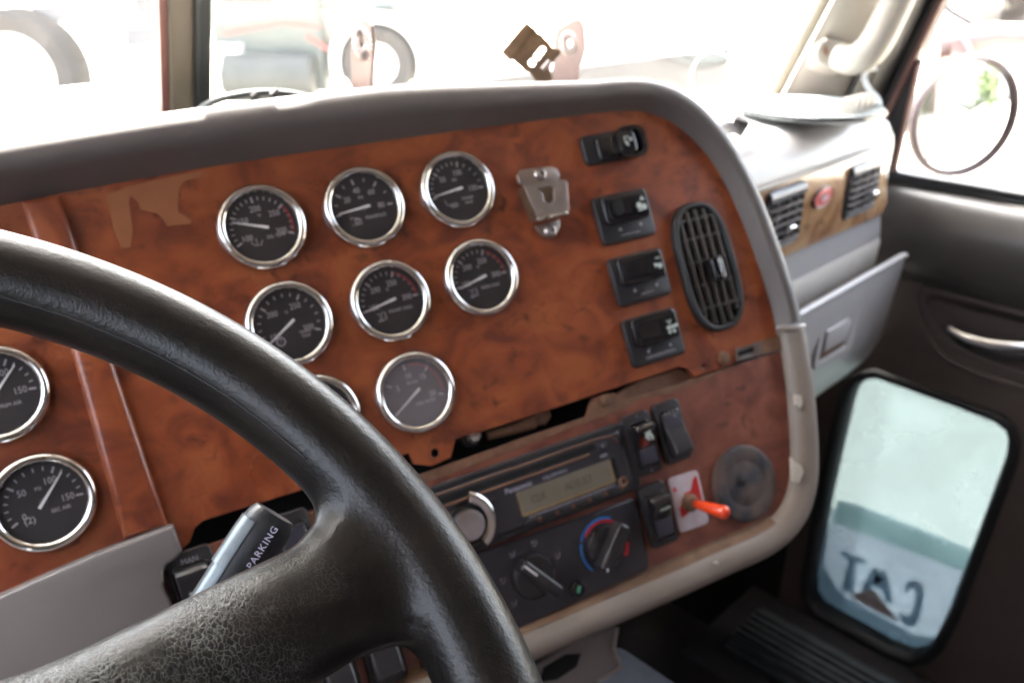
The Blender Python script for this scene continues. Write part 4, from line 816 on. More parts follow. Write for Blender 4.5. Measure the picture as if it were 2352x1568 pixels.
# ================================================================== WINDSHIELD, MULLION, PILLAR
LN = np.array([0, -math.sin(rad(18)), math.cos(rad(18))])
mb = np.array([.33, .735, -.118])
XM = frame(mb, (1, 0, 0), LN)
ml = thing('windshield_post', 'upright dark post dividing the windshield at the upper left', 'window post', XM)
def strip_px(xa, xb, h): return [loc(XM, xa, 245, h)[0], loc(XM, xb, 245, h)[0]]
a0, a1 = strip_px(388, 442, 0); mesh('post_body', box(a0, a1, -.08, .62, -.012, .006, .003), 'olive', ml, 40)
a0, a1 = strip_px(370, 389, 0); mesh('red_brown_strip', box(a0, a1-.0005, -.08, .62, -.010, .002, .001), 'redline', ml, 40)
a0, a1 = strip_px(443, 484, 0); mesh('rubber_gasket', join(box(a0, a1, -.08, .62, -.012, .003, .003), box(a0-.0015, a0+.002, -.08, .62, -.012, .009, .001)), 'sealg', ml, 40) if 'sealg' in M else None
M['sealg'] = mat('post_rubber', (.035, .042, .040), .4, noise=(12, (.04, .045, .043), .3))
mesh('rubber_gasket', join(box(a0, a1, -.08, .62, -.012, .003, .003), box(a0-.0015, a0+.002, -.08, .62, -.012, .009, .001)), 'sealg', ml, 40)
xm0 = loc(XM, 371, 245)[0]; xm1 = loc(XM, 484, 245)[0]
# panes: the centre is ahead, the outer ends sweep back
def quad(p, th=.004):
    p = [np.array(q, float) for q in p]; n_ = np.cross(p[1]-p[0], p[3]-p[0]); n_ /= np.linalg.norm(n_); return [tuple(q) for q in p]+[tuple(q+n_*th) for q in p], [(0, 1, 2, 3), (7, 6, 5, 4), (0, 4, 5, 1), (1, 5, 6, 2), (2, 6, 7, 3), (3, 7, 4, 0)]
Ao = np.array([1.112, .585, -.175]); LNo = np.array([-.04, -math.sin(rad(25)), math.cos(rad(25))])
C1 = mb+np.array([xm1+.002, .002, 0])+LN*(-.06); Bo = Ao+LNo*(-.05)
H_ = .60
ws = thing('windshield', 'two pane windshield with the white yard glaring through it', 'windshield')
mesh('pane', quad([C1, Bo, Ao+LNo*H_, C1+LN*(H_+.06)]), 'shield', ws, 0)
C0 = mb+np.array([xm0-.002, .002, 0])+LN*(-.06); Lo_ = np.array([-.46, .585, -.175])+np.array([0, LNo[1], LNo[2]])*(-.05)
mesh('pane', quad([Lo_, C0, C0+LN*(H_+.06), Lo_+LNo*np.array([-1, 1, 1])*(H_+.05)]), 'shield', ws, 0)
# pillar trim
pt = thing('pillar_trim', 'cream pillar cover between the windshield and the passenger door', 'pillar', None)
A0 = atX(1792, 232, 1.105); A1 = atX(1916, 0, 1.105-.012); B0 = atX(1938, 240, 1.15); B1 = atX(2062, -40, 1.15)
dA = (A1-A0)/np.linalg.norm(A1-A0); dB = (B1-B0)/np.linalg.norm(B1-B0)
A0 = A0-dA*.08; B0 = B0-dB*.08; A2 = A0+dA*.72; B2 = B0+dB*.72
out = np.cross(dA, B0-A0); out /= np.linalg.norm(out); out = out if out@ray(1900, 100) < 0 else -out
rows = []
for t_ in np.linspace(0, 1, 12):
    a_ = A0+(A2-A0)*t_; b2 = B0+(B2-B0)*t_; rows.append([tuple(a_+(b2-a_)*s_+out*.010*math.sin(math.pi*s_)**.5) for s_ in np.linspace(0, 1, 10)])
vs = [p for r_ in rows for p in r_]+[tuple(np.array(p)-out*.02) for r_ in rows for p in r_]; fs = []
for i in range(11):
    for k in range(9): fs += [(i*10+k, i*10+k+1, (i+1)*10+k+1, (i+1)*10+k), (120+i*10+k, 120+(i+1)*10+k, 120+(i+1)*10+k+1, 120+i*10+k+1)]
    fs += [(i*10, (i+1)*10, 120+(i+1)*10, 120+i*10), (i*10+9, 120+i*10+9, 120+(i+1)*10+9, (i+1)*10+9)]
mesh('cover', (vs, fs), 'cream', pt, 60)
mesh('windshield_seal', tube([A0-dA*.02-RT*.012, A2-RT*.012+np.array([0, .0, 0])], .0085, 10), 'olive', pt, 60)
ds = np.cross(dB, RT)
mesh('door_seal', quad([B0+out*.004, B0+np.array([.11, -.03, 0])+out*.001, B2+np.array([.11, -.03, 0]), B2+out*.004], .006), 'seal', pt, 0)
for k, off_ in enumerate((.012, .028)):
    mesh('seal_rib', tube([B0+np.array([off_, -off_*.3, 0])+out*.006, B2+np.array([off_, -off_*.3, 0])+out*.006], .0035 if k == 0 else .006, 8), 'sealg' if k == 0 else 'seal', pt, 60)
# grab handle
gh = thing('grab_handle', 'cream grab handle on the passenger side pillar', 'handle')
gp = [atX(*p, X) for p, X in (((1925, 130), 1.085), ((1958, 138), 1.082), ((1992, 122), 1.085), ((2018, 88), 1.092), ((2042, 40), 1.102), ((2066, -10), 1.112), ((2110, -100), 1.13), ((2180, -230), 1.155))]
mesh('grip', tube(spline(gp, 8), [.0165+.0035*min(1, i/14) for i in range(57)], 18), 'cream', gh, 60)
fo = atX(1905, 118, 1.10)
MF = frame(fo, RT*.96+FL*.25, UP*.93-RT*.2)
mesh('mounting_foot', prism([loc(MF, *p, .01) for p in [(1874, 118), (1890, 90), (1900, 84), (1914, 85), (1948, 95), (1950, 150), (1938, 162), (1905, 155), (1880, 142)]], -.012, .010, .005), 'cream', gh, 40, None); bpy.data.objects['mounting_foot'].matrix_world = MF
mh = mesh('screw_hole', prism([(loc(MF, 1897, 117, .0105)[0]+.0036*math.cos(a), loc(MF, 1897, 117, .0105)[1]+.0065*math.sin(a)) for a in [i/16*2*math.pi for i in range(16)]], .0095, .0106), 'edge', gh, 0); mh.matrix_world = MF

# ================================================================== METAL EARS, BROWN PLATE ON THE DASH
def ear(X, px, centre, lab, rr=.0085, m='pink'):
    MX = frame((X, .55, -.08), (0, -1, 0), (0, 0, 1)); s = thing('bracket_ear', lab, 'bracket', MX, 'bracket ears on the dash top')
    MXi = MX; pts = [loc(MXi, *p, 0) for p in px]; c = loc(MXi, *centre, 0)
    hole_ = [(c[0]+rr*.42*math.cos(2*math.pi*i/18), c[1]+rr*.42*math.sin(2*math.pi*i/18)) for i in range(18)]
    mesh('plate', plate(pts, [hole_], -.0015, .0015, .0005), m, s, 40)
    # radial teeth round the hole
    for sgn in (1, -1):
        gs = [join(([(c[0]+rr*.55*math.cos(a-.06), c[1]+rr*.55*math.sin(a-.06), sgn*.0018), (c[0]+rr*1.5*math.cos(a-.09), c[1]+rr*1.5*math.sin(a-.09), sgn*.0018), (c[0]+rr*1.5*math.cos(a+.09), c[1]+rr*1.5*math.sin(a+.09), sgn*.0018), (c[0]+rr*.55*math.cos(a+.06), c[1]+rr*.55*math.sin(a+.06), sgn*.0018), (c[0]+rr*math.cos(a), c[1]+rr*math.sin(a), sgn*.0030)], [(0, 1, 4), (1, 2, 4), (2, 3, 4), (3, 0, 4)])) for a in [i/20*2*math.pi for i in range(20)]]
        mesh('tooth_ring', join(*gs), 'steel', s, 0)
    return s
ear(.40, [(811, 215), (809, 120), (811, 75), (841, 43), (856, 60), (861, 113), (857, 150), (855, 215)], (837, 100), 'left metal bracket ear, narrow and edge on, above the hood', m='pink')
ear(.70, [(1268, 190), (1272, 140), (1273, 95), (1281, 66), (1322, 43), (1334, 45), (1342, 62), (1346, 110), (1340, 135), (1332, 152), (1329, 190)], (1309, 100), 'right metal bracket ear, broad with a toothed hole, beside the brown plate', m='pink')
BO = atY(1220, 115, .54); MB = frame(BO, RT, UP)
def bp(l): return [loc(MB, *p, 0) for p in l]
bpo = [(1150, 121), (1208, 50.5), (1231, 70), (1234, 75), (1240, 80), (1246, 78), (1247, 85), (1264, 101), (1267, 108), (1275, 114), (1283, 113), (1289, 123), (1268, 147), (1262, 156), (1266, 170), (1270, 190), (1235, 195), (1222, 174), (1212, 165), (1208, 165), (1187, 146), (1182, 148), (1183, 142), (1176, 138), (1171, 142)]
sl1 = [(1226, 128), (1243, 108), (1250, 108), (1254, 115), (1236, 139), (1230, 136)]; sl2 = [(1213, 144), (1221, 135), (1229, 138), (1230, 146), (1225, 154), (1217, 152)]
pb = thing('brown_plate', 'brown bent metal plate with cut outs standing on the dash top', 'metal plate', MB)
mesh('plate', plate(bp(bpo), [bp(sl1), bp(sl2)], -.0008, .0008, .0003), 'brown', pb, 40)
mesh('raised_rib', tube([(*bp([(1246, 161)])[0], .001), (*bp([(1262, 142)])[0], .001)], .0022, 8), 'steel', pb, 60); mesh('fold', prism(bp([(1152, 122), (1209, 52), (1229, 69), (1174, 139)]), .0008, .0022, .0008), 'brown', pb, 40)
# black ring shaped thing on the dash top left of the ears
rb = thing('black_hoop', 'thin black hoop lying on the dash top just right of the windshield post', 'hoop')
ce = atY(600, 255, .66); mesh('hoop', tube([ce+np.array([.055*math.cos(a), .02*math.sin(a), .012*math.sin(a)]) for a in [i/40*2*math.pi for i in range(41)]], .0030, 8), 'sealg', rb, 60)
mesh('beads', join(*[tube([ce+np.array([dx, -.01, .012]), ce+np.array([dx+.006, -.01, .016])], .0035, 8) for dx in (-.012, .006)]), 'blk', rb, 60)

# ================================================================== PASSENGER DOOR
dr = thing('passenger_door', 'dark passenger door with padded sill, chrome handle recess and low window', 'door')
prof_d = spline([(1.245, -.287), (1.205, -.289), (1.180, -.296), (1.163, -.312), (1.155, -.335), (1.157, -.365), (1.166, -.395), (1.180, -.412), (1.187, -.420)], 5)
def loft_y(prof, y0, y1, th=.02):
    n_ = len(prof); vs = [(p[0], y, p[1]) for y in (y0, y1) for p in prof]+[(1.26, y, p[1]) for y in (y0, y1) for p in prof]; fs = []
    for i in range(n_-1): fs += [(i, i+1, n_+i+1, n_+i), (2*n_+i, 3*n_+i, 3*n_+i+1, 2*n_+i+1)]
    fs += [tuple(range(n_))+tuple(range(3*n_-1, 2*n_-1, -1)), tuple(range(n_, 2*n_))+tuple(range(4*n_-1, 3*n_-1, -1))]
    return vs, fs
mesh('sill_pad', loft_y(prof_d, -.9, .50), 'pad', dr, 40)
MDo = frame((1.188, 0, 0), (0, -1, 0), (0, 0, 1))     # faces the cab: x = towards the rear, y = up
win = [loc(MDo, *p) for p in [(1968, 882), (1990, 874), (2012, 872), (2090, 900), (2200, 940), (2282, 972), (2305, 990), (2312, 1012), (2308, 1050), (2180, 1400), (2140, 1480), (2115, 1502), (2085, 1508), (2040, 1490), (1930, 1428), (1880, 1400), (1862, 1372), (1860, 1330), (1900, 1130), (1945, 930), (1955, 900)]]
wc = np.mean(win, 0)
def grow(l, d): return inset(l if area(l) > 0 else l[::-1], -d)
rec_px = [(2128, 690), (2150, 668), (2200, 672), (2290, 690), (2400, 712), (2500, 735), (2500, 900), (2400, 868), (2300, 838), (2230, 810), (2190, 788), (2160, 752), (2140, 720)]
rec = [(q[0], min(q[1], -.431)) for q in [loc(MDo, *p) for p in rec_px]]
pg = plate([(-.50, -.421), (.9, -.421), (.9, -1.25), (-.50, -1.25)], [grow(win, .016), rec], -.03, 0, .003)
mesh('door_skin', pg, 'doorp', dr, 40).matrix_world = MDo
mesh('door_core', box(1.214, 1.224, -.9, .50, -.58, -.292), 'doorp', dr, 0)
r_in = inset(rec if area(rec) > 0 else rec[::-1], .012)
mesh('recess_bowl', ringsweep([(rec if area(rec) > 0 else rec[::-1], .002), (inset(rec if area(rec) > 0 else rec[::-1], .004), -.005), (r_in, -.013)]), 'doorp', dr, 60).matrix_world = MDo
mesh('recess_back', prism(r_in, -.017, -.013), 'doorp', dr, 0).matrix_world = MDo
mesh('recess_bead', tube([(*p, .001) for p in [tuple(q) for q in spline([loc(MDo, *p) for p in [(2500, 700), (2352, 672), (2250, 652), (2170, 640), (2130, 645), (2108, 672), (2112, 710), (2130, 760), (2160, 810), (2230, 850), (2352, 890), (2500, 930)]], 5)]], .004, 8), 'doorp', dr, 60).matrix_world = MDo
mesh('crease_strip', tube([(*loc(MDo, *p), .001) for p in [(2040, 600), (2150, 618), (2352, 668), (2500, 700)]], .005, 8), 'doorp', dr, 60).matrix_world = MDo
hp = [tuple(q) for q in spline([loc(MDo, *p, .006) for p in [(2176, 752), (2196, 768), (2228, 785), (2270, 797), (2320, 803), (2400, 806), (2470, 800)]], 5)]
hn = mesh('inner_handle', tube([(a_, b2, .004) for a_, b2 in hp], [.004+.0105*math.sin(min(1, i/18)*math.pi/2) for i in range(len(hp))], 16, flat=.75), 'chrome', dr, 60); hn.matrix_world = MDo
for nm, z0, z1, d0, d1, mm in (('window_gasket', -.028, .003, .018, .003, 'seal'),):
    a_, b2 = grow(win, d0), grow(win, -.001); mesh(nm, ringsweep([(a_, -.001), (grow(win, .016), .004), (grow(win, .010), .006), (grow(win, .004), .003), (b2, -.010), (b2, -.028)]), mm, dr, 60).matrix_world = MDo
lw = mesh('low_window', prism(grow(win, .002), -.0290, -.0265), 'tint', dr, 0); lw.matrix_world = MDo
mesh('belt_gasket', box(1.205, 1.235, -.9, .46, -.288, -.276, .003), 'sealg', dr, 40)
mesh('belt_trim', tube([(1.205, -.9, -.2785), (1.205, .452, -.2785)], .0045, 8), 'blk', dr, 60)
# window surround of the door: slanting front bar, top rail, rear bar
fb = [atX(*p, 1.22) for p in [(2164, -4), (2113, 145), (2054, 401)]]
g1_ = atX(2164, 0, 1.22); g2_ = atX(2097, 134, 1.22); g3_ = atX(2026, 291, 1.22); dS = (g1_-g3_)/np.linalg.norm(g1_-g3_)
top_ = g3_+dS*.72; bt = g3_-dS*.09
tri_ = [(-bt[1], bt[2]), (-g3_[1], g3_[2]), (-fb[1][1], fb[1][2]), (-fb[2][1], fb[2][2]), (-fb[2][1], -.30), (-bt[1], -.30)]
MTr = frame((1.222, 0, 0), (0, -1, 0), (0, 0, 1))
mesh('corner_filler', plate([(-g3_[1]-.012, g3_[2]-.10), (-g2_[1]-.004, g2_[2]), (-fb[1][1], fb[1][2]+.002), (-fb[2][1], fb[2][2]), (-fb[2][1], -.295), (-g3_[1]-.03, -.295)], [], -.004, .004, .001), 'seal', dr, 40).matrix_world = MTr
mesh('filler_edge', tube([fb[1]+np.array([-.005, 0, 0]), fb[2]+np.array([-.005, 0, 0])], .0028, 8), 'redline', dr, 60)
mesh('slanted_bar', tube([bt+np.array([-.004, 0, 0]), top_], .0050, 8), 'pinkstrip', dr, 60) if 'pinkstrip' in M else None
M['pinkstrip'] = mat('pinkish_strip', (.24, .14, .12), .35, noise=(14, (.18, .08, .07), .2))
mesh('slanted_bar', tube([bt+np.array([-.004, 0, 0]), top_], .0050, 8), 'pinkstrip', dr, 60)
mesh('frame_top', box(1.20, 1.24, -.9, .33, .40, .46), 'seal', dr, 0); mesh('frame_rear', box(1.20, 1.24, -.95, -.88, -1.2, .45), 'seal', dr, 0)
mesh('slanted_channel', quad([bt+np.array([0, .004, 0]), bt+np.array([-.03, .085, 0]), top_+np.array([-.03, .085, 0]), top_+np.array([0, .004, 0])], .006), 'seal', dr, 0)
mesh('side_window', box(1.226, 1.230, -.29, fb[2][1]-.002, -.28, .40), 'glassw', dr, 0)

# the decal on the low window
MDe = frame((1.188-.0255, 0, 0), (0, -1, 0), (0, 0, 1)); hz = .0
MDe = MDo @ Matrix.Translation((0, 0, -.0305))
dcl = thing('window_decal', 'white decal on the low door window reading CAT in reverse', 'decal', MDe)
def dz(l): return [loc(MDe, *p, .0003) for p in l]
mesh('white_field', prism(dz([(1912, 1200), (1960, 1215), (2080, 1262), (2212, 1312), (2180, 1398), (2150, 1462), (2100, 1455), (1990, 1395), (1925, 1355), (1893, 1300), (1896, 1260)]), 0, .0003), 'sticker', dcl, 0)
mesh('blue_darkening', prism(dz([(1893, 1296), (1925, 1355), (1990, 1395), (2100, 1455), (2150, 1462), (2180, 1398), (2212, 1312), (2230, 1340), (2200, 1440), (2160, 1500), (2115, 1520), (2060, 1515), (1900, 1425), (1850, 1390), (1850, 1330), (1880, 1200), (1905, 1200)]), -.0004, -.0001), 'stickerblue', dcl, 0)  # blue-grey sheet added to darken the glass below the white field
mesh('green_band', prism(dz([(1925, 1148), (1975, 1160), (2120, 1215), (2236, 1262), (2216, 1311), (2080, 1261), (1960, 1214), (1913, 1199)]), 0, .0003), 'stickerband', dcl, 0)
lt = [[(1934, 1264), (1990, 1284), (1988, 1296), (1967, 1290), (1964, 1340), (1961, 1362), (1934, 1356), (1938, 1330), (1950, 1284), (1932, 1276)],
      [(2003, 1302), (2036, 1312), (2046, 1352), (2052, 1386), (2034, 1380), (2029, 1356), (2006, 1344), (1998, 1356), (1978, 1352), (1990, 1330)],
      [(2080, 1344), (2088, 1332), (2106, 1332), (2120, 1344), (2124, 1362), (2117, 1400), (2106, 1432), (2090, 1440), (2074, 1432), (2064, 1414), (2068, 1404), (2080, 1412), (2090, 1414), (2096, 1402), (2104, 1370), (2102, 1352), (2094, 1348), (2086, 1358), (2076, 1354)]]
mesh('letters', join(*[prism(dz(l), .0004, .0007) for l in lt]), 'stickerink', dcl, 0)
mesh('letter_counter', prism(dz([(2012, 1316), (2022, 1318), (2026, 1342), (2004, 1334)]), .0007, .0010), 'sticker', dcl, 0)
mesh('triangle', prism(dz([(1950, 1366), (1985, 1355), (2008, 1352), (2068, 1428), (2020, 1406)]), .0008, .0011), 'stickertri', dcl, 0)

# ================================================================== CAB SHELL, FLOOR
def structure(name, g, m, s=0): return mesh(name, g, m, None, s, None, kind='structure')
structure('floor', box(-.75, 1.26, -1.0, .80, -1.30, -1.22), 'carpet')
structure('firewall', box(-.75, 1.26, .76, .80, -1.22, -.135), 'dark')
structure('ceiling', box(-.75, 1.30, -1.02, .548, .46, .50), 'headliner')
tag(mesh('added_sun_visor', quad([(-.75, .545, .462), (1.30, .545, .462), (1.28, .83, .448), (-.73, .83, .448)], .006), 'paintw', None, 0), 'unseen sun visor added over the windshield to shade the dash', 'visor')  # out of view, added to keep direct sun off the wheel and panel
structure('wall_back', box(-.75, 1.26, -1.05, -1.0, -1.22, .46), 'sleeper')
structure('wall_left', join(box(-.80, -.75, -1.0, .80, -1.22, .02), box(-.80, -.75, -1.0, -.30, .02, .46)), 'doorp')
structure('wall_right_rear', box(1.235, 1.27, -1.0, -.30, -.28, .46), 'doorp')
structure('wall_right', box(1.19, 1.26, .49, .80, -1.22, -.40), 'dark')
sp_ = thing('sill_plate', 'ribbed metal sill plate on the floor below the low window', 'sill plate')
for k in range(6):
    yA, yB = -.3, .50; xx = 1.02+.016*k
    mesh('rib', box(xx, xx+.009, yA, yB, -1.05, -1.036-.001*(k % 2), .002), 'ribbed', sp_, 40)
mesh('base', box(1.005, 1.13, -.3, .50, -1.06, -1.049), 'ribbed', sp_, 0)
tag(mesh('sill_step', box(.95, 1.185, -.3, .55, -1.22, -1.061), 'carpet', None, 0), 'dark carpeted step under the ribbed sill plate', 'step')
kb_ = thing('under_dash_bracket', 'grey angled bracket hanging below the lower moulding', 'bracket', MD)
mesh('bracket_plate', plate([D(*p, -.03) for p in [(1225, 1530), (1330, 1470), (1418, 1440), (1410, 1488), (1412, 1505), (1428, 1530), (1395, 1550), (1355, 1575), (1300, 1620), (1180, 1640)]], [], -.035, -.030, .001), 'greyp', kb_, 40)
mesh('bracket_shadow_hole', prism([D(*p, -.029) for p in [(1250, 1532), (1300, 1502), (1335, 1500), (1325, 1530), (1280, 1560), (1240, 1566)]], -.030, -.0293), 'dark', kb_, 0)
mesh('bracket_lip', tube([(*D(*p, -.028), -.028) for p in [(1418, 1440), (1409, 1490), (1427, 1530), (1370, 1566)]], .0016, 8), 'trim', kb_, 60)
M['bluecloth'] = mat('blue_cloth', (.016, .019, .030), .9, noise=(60, (.012, .014, .022), .3))
tag(mesh('floor_cushion', xf(prism(rrect(0, 0, .10, .12, .03), -.03, .05, .025), Matrix.Translation(tuple(atD(1425, 1640, .92)))), 'bluecloth', None, 50), 'dark blue cloth cushion below the angled bracket at the bottom edge', 'cushion')

# ================================================================== OUTSIDE
GZ = -2.25
structure('ground', ([(-150, -150, GZ), (250, -150, GZ), (250, 250, GZ), (-150, 250, GZ)], [(0, 1, 2, 3)]), 'dust')
hd_ = thing('truck_hood', 'white hood of this truck filling the foot of the windshield', 'hood')
hv = []; hf = []
for i, yy in enumerate(np.linspace(.80, 2.3, 9)):
    for k, s_ in enumerate(np.linspace(-1, 1, 13)):
        w_ = .62-.12*i/8; hv.append((.33+s_*w_, yy, -.235-.035*i/8-.30*abs(s_)**3.2))
for i in range(8):
    for k in range(12): hf.append((i*13+k, i*13+k+1, (i+1)*13+k+1, (i+1)*13+k))
mesh('hood_skin', (hv, hf), 'paintw', hd_, 60); mesh('hood_front', box(-.15, .81, 2.3, 2.34, -1.4, -.30), 'paintw', hd_, 0); mesh('hood_side', join(box(-.29, -.25, .80, 2.3, -1.6, -.54), box(.91, .95, .80, 2.3, -1.6, -.54)), 'paintw', hd_, 0)
VX = {}
def vehicle_frame(px, py, d): c = atD(px, py, d); return frame((c[0], c[1], c[2]), RT, ZZ)   # x to the right in view, y up, z towards the viewer
def wheel_at(par, cx, cy, R, w=.4, z0=-.1, hub=.6):
    wv = mesh('tyre', ringsweep([([(cx+r*math.cos(a), cy+r*math.sin(a)) for a in [i/40*2*math.pi for i in range(40)]], z) for r, z in ((R*hub, z0), (R*.9, z0+.02), (R, z0-.08), (R, z0-w), (R*.6, z0-w))]), 'tyre', par, 50)
    mesh('wheel_rim', lathe([(0, z0-.02), (R*.15, z0+.02), (R*.32, z0-.06), (R*hub*.98, z0-.10), (R*hub, z0)], 40, cx, cy), 'paintw', wv, 40)
t1 = thing('parked_truck', 'pale parked truck at the far left, one big wheel showing through the windshield', 'truck', vehicle_frame(25, 176, 10.6), 'vehicles parked outside')
wheel_at(t1, 0, 0, .80, hub=.64)
mesh('chassis', join(box(-3.0, 1.0, .95, 1.10, -1.6, -.3)), 'paintw', t1, 0); mesh('body', box(-4, 2.6, 1.10, 2.8, -1.8, -.2, .05), 'paintw', t1, 0); mesh('frame_gear', join(box(.25, .75, .55, .80, -1.2, -.4), box(1.0, 1.8, .7, .92, -1.2, -.5, .03), box(1.1, 1.6, .25, .5, -1.2, -.5, .03)), 'truckgrey', t1, 0) if 'truckgrey' in M else None
M['truckgrey'] = mat('truck_grey', (.06, .065, .08), .5, noise=(4, (.09, .09, .10), .3))
mesh('frame_gear', join(box(.25, .75, .62, .80, -1.2, -.4), box(1.5, 2.1, .70, .90, -1.2, -.5, .03), box(1.3, 1.75, .30, .55, -1.2, -.5, .03)), 'truckgrey', t1, 0)
t2 = thing('parked_truck', 'pale green parked truck with a red stripe, right of the windshield post', 'truck', vehicle_frame(868, 150, 10.6), 'vehicles parked outside')
wheel_at(t2, -.02, 0, .47, hub=.55, z0=-.05)
mesh('body', join(box(-2.1, -.70, -.35, 1.6, -1.8, -.15, .04), box(-.70, .35, .66, 1.6, -1.8, -.15, .04)), 'paintg', t2, 0)
mesh('mudguard', lathe([(.50, -.9), (.50, -.06), (.60, -.02), (.64, -.10), (.64, -.9)], 30, 0, 0, a0=rad(-20), a1=rad(200)), 'paintw', t2, 60)
mesh('wheel_arch', prism([(.50*math.cos(a), .50*math.sin(a)) for a in [rad(-10+k*10) for k in range(21)]], -1.0, -.5), 'archgrey', t2, 0) if 'archgrey' in M else None
M['bluegrey'] = mat('blue_grey_paint', (.05, .07, .10), .5, noise=(6, (.08, .10, .13), .3))
M['archgrey'] = mat('arch_grey', (.050, .058, .052), .7, noise=(5, (.065, .072, .065), .3))
mesh('wheel_arch', prism([(.52*math.cos(a), .52*math.sin(a)) for a in [rad(-30+k*10) for k in range(25)]], -1.0, -.5), 'archgrey', t2, 0)
mesh('red_stripe', join(bar(-1.95, .36, -1.20, .50, .05, .05, -.14), bar(-1.20, .50, -.72, .44, .05, .04, -.14), bar(-.90, .34, -.55, .12, .06, .05, -.14)), 'truckred', t2, 0)
mesh('fuel_tank', xf(cyl(.30, -.55, .55, seg=24, bev=.04), Matrix.Translation((-1.35, -.15, .05)) @ Matrix.Rotation(rad(90), 4, 'Y')), 'truckdark', t2, 40)
mesh('step_box', box(-2.0, -1.72, -.3, .25, -.3, .05, .02), 'paintw', t2, 0); mesh('cab_window', box(-1.9, -1.3, .75, 1.5, -.15, -.13), 'truckdark', t2, 0); mesh('blue_panel', box(-.35, .33, .70, .80, -.14, -.13), 'bluepanel', t2, 0) if 'bluepanel' in M else None
M['bluepanel'] = mat('blue_panel', (.05, .085, .12), .5, noise=(4, (.06, .10, .14), .3))
mesh('blue_panel', box(-.40, .34, .70, .84, -.145, -.13), 'bluepanel', t2, 0)
fs_ = thing('step_tank', 'dark blue grey step tank outside, low behind the CAT decal', 'tank')
mesh('tank', box(1.30, 1.75, -.6, .9, -1.9, -1.20, .05), 'bluegrey', fs_, 40)
mesh('tread', box(1.34, 1.70, -.5, .8, -1.199, -1.19), 'ribbed', fs_, 0)
# mirrors outside the passenger window
mc = atD(2214, 270, 1.40)
mn = np.array([-.55, -.83, .03]); mn /= np.linalg.norm(mn)
mu_ = np.cross(ZZ, mn); MM = frame(mc, mu_, np.cross(mn, mu_))
rm = thing('round_mirror', 'round convex mirror outside the passenger window', 'mirror', MM)
Rm = .095
mesh('mirror_glass', lathe([(0, .013), (Rm*.35, .0115), (Rm*.7, .0075), (Rm*.96, .001)], 56), 'mirror', rm, 60)
mesh('mirror_rim', lathe([(Rm*.93, .0025), (Rm*.955, .0085), (Rm*1.0, .0100), (Rm*1.045, .006), (Rm*1.055, -.006), (Rm*.9, -.03), (Rm*.3, -.045), (0, -.046)], 56), 'rimm', rm, 60)
mesh('mirror_stem', tube([(0, -Rm*.98, -.015), (0, -Rm*1.2, -.02), (-.03, -Rm*1.35, -.03)], .012, 10), 'rimm', rm, 60)
ma = thing('side_mirror', 'rectangular side mirror on pinkish metal arms at the top right corner', 'mirror')
mesh('upper_arm', tube([atD(2120, -60, 1.5), atD(2180, 25, 1.5), atD(2232, 55, 1.5), atD(2300, 70, 1.5)], .006, 10), 'truckgrey', ma, 60)
mesh('lower_arm', tube([atD(2140, 112, 1.42), atD(2200, 100, 1.42), atD(2280, 88, 1.42), atD(2420, 92, 1.42)], .026, 14), 'armpink', ma, 60)
mesh('clamp', join(tube([atD(2195, 96, 1.40), atD(2215, 132, 1.40)], .016, 10), tube([atD(2160, 122, 1.42), atD(2235, 128, 1.42)], .010, 10)), 'armpink', ma, 60)
MH = vehicle_frame(2322, 20, 1.55)
mesh('housing', xf(rbox(.0, .02, .05, .16, -.05, .02, .02, .01), MH), 'tyre', ma, 40); mesh('side_bracket', xf(tube([(.035, .12, 0), (.035, -.08, 0)], .009, 8), MH), 'rimm', ma, 60)
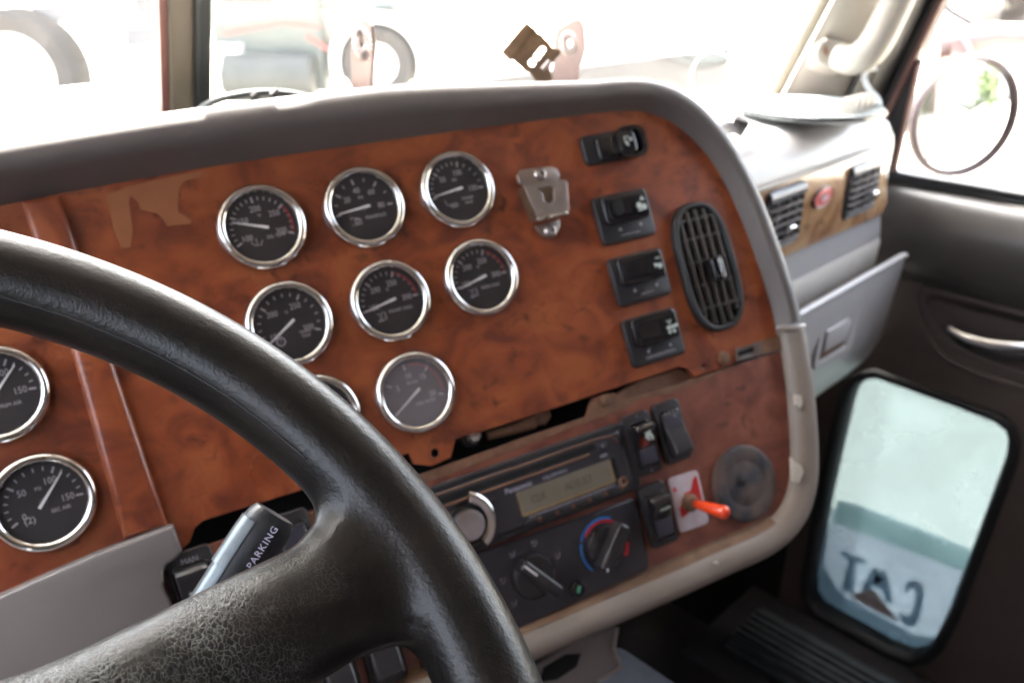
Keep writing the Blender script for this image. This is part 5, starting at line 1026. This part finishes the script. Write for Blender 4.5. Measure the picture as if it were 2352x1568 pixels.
# trees far behind, the green patch in the round mirror
def tree(x, y, h, r_, lab):
    t = thing('tree', lab, 'tree', Matrix.Translation((x, y, GZ)), 'trees behind the truck'); rnd = random.Random(int(x*7+y))
    mesh('trunk', tube([(0, 0, 0), (.1, 0, h*.3), (0, .1, h*.6)], [.25, .18, .1], 8), 'bark', t, 60); vs = []; fs = []
    for _ in range(2600):
        d = np.array([rnd.gauss(0, 1), rnd.gauss(0, 1), rnd.gauss(0, 1)]); d /= np.linalg.norm(d); p = d*r_*(rnd.random()**.4)*(.8+.3*math.sin(5*d[0]+3*d[1]))+np.array([0, 0, h*.65]); a = np.array([rnd.gauss(0, 1) for _ in range(3)])*.13; b2 = np.array([rnd.gauss(0, 1) for _ in range(3)])*.13
        k = len(vs); vs += [tuple(p), tuple(p+a), tuple(p+a+b2), tuple(p+b2)]; fs.append((k, k+1, k+2, k+3))
    mesh('crown', (vs, fs), 'leaf', t, 0, fix=False)
tree(4.4, -9.5, 5.5, 2.6, 'leafy green tree reflected in the round mirror')

# ================================================================== CAMERA, LIGHT, WORLD
cam = bpy.data.cameras.new('camera'); co = bpy.data.objects.new('camera', cam); COL.objects.link(co); sc.camera = co
co.matrix_world = frame((0, 0, 0), RT, UP)
cam.sensor_width = 36; cam.lens = 36*3349/4096; cam.clip_start = .02; cam.clip_end = 1000
cam.dof.use_dof = True; cam.dof.focus_distance = .315; cam.dof.aperture_fstop = 11
sd_ = Vector((.22, .50, .84)).normalized(); el = math.asin(sd_.z); az = math.atan2(sd_.x, sd_.y)
sl = bpy.data.lights.new('sun', 'SUN'); sl.energy = 3.6; sl.angle = rad(.53); sl.color = (1, .95, .88); so = bpy.data.objects.new('sun', sl); COL.objects.link(so)
so.rotation_euler = (-sd_).to_track_quat('-Z', 'Y').to_euler()
w = bpy.data.worlds.new('World'); sc.world = w; w.use_nodes = True; nt = w.node_tree; bg = nt.nodes['Background']
sk = nt.nodes.new('ShaderNodeTexSky'); sk.sky_type = 'NISHITA'; sk.sun_disc = False; sk.sun_elevation = el; sk.sun_rotation = az; sk.dust_density = 5; sk.ozone_density = .4
hs_ = nt.nodes.new('ShaderNodeHueSaturation'); hs_.inputs['Saturation'].default_value = .45; nt.links.new(sk.outputs[0], hs_.inputs['Color']); nt.links.new(hs_.outputs[0], bg.inputs[0]); bg.inputs[1].default_value = .15
vs_ = sc.view_settings; vs_.view_transform = 'Standard'; vs_.look = 'None'; vs_.gamma = 1; vs_.exposure = 4.35; vs_.use_curve_mapping = False
sc.render.engine = 'CYCLES'; cy = sc.cycles; cy.use_denoising = True; cy.denoiser = 'OPENIMAGEDENOISE'; cy.max_bounces = 8; cy.diffuse_bounces = 5; cy.glossy_bounces = 4; cy.transparent_max_bounces = 12; cy.sample_clamp_indirect = 6; cy.caustics_reflective = False; cy.caustics_refractive = False; cy.blur_glossy = .5
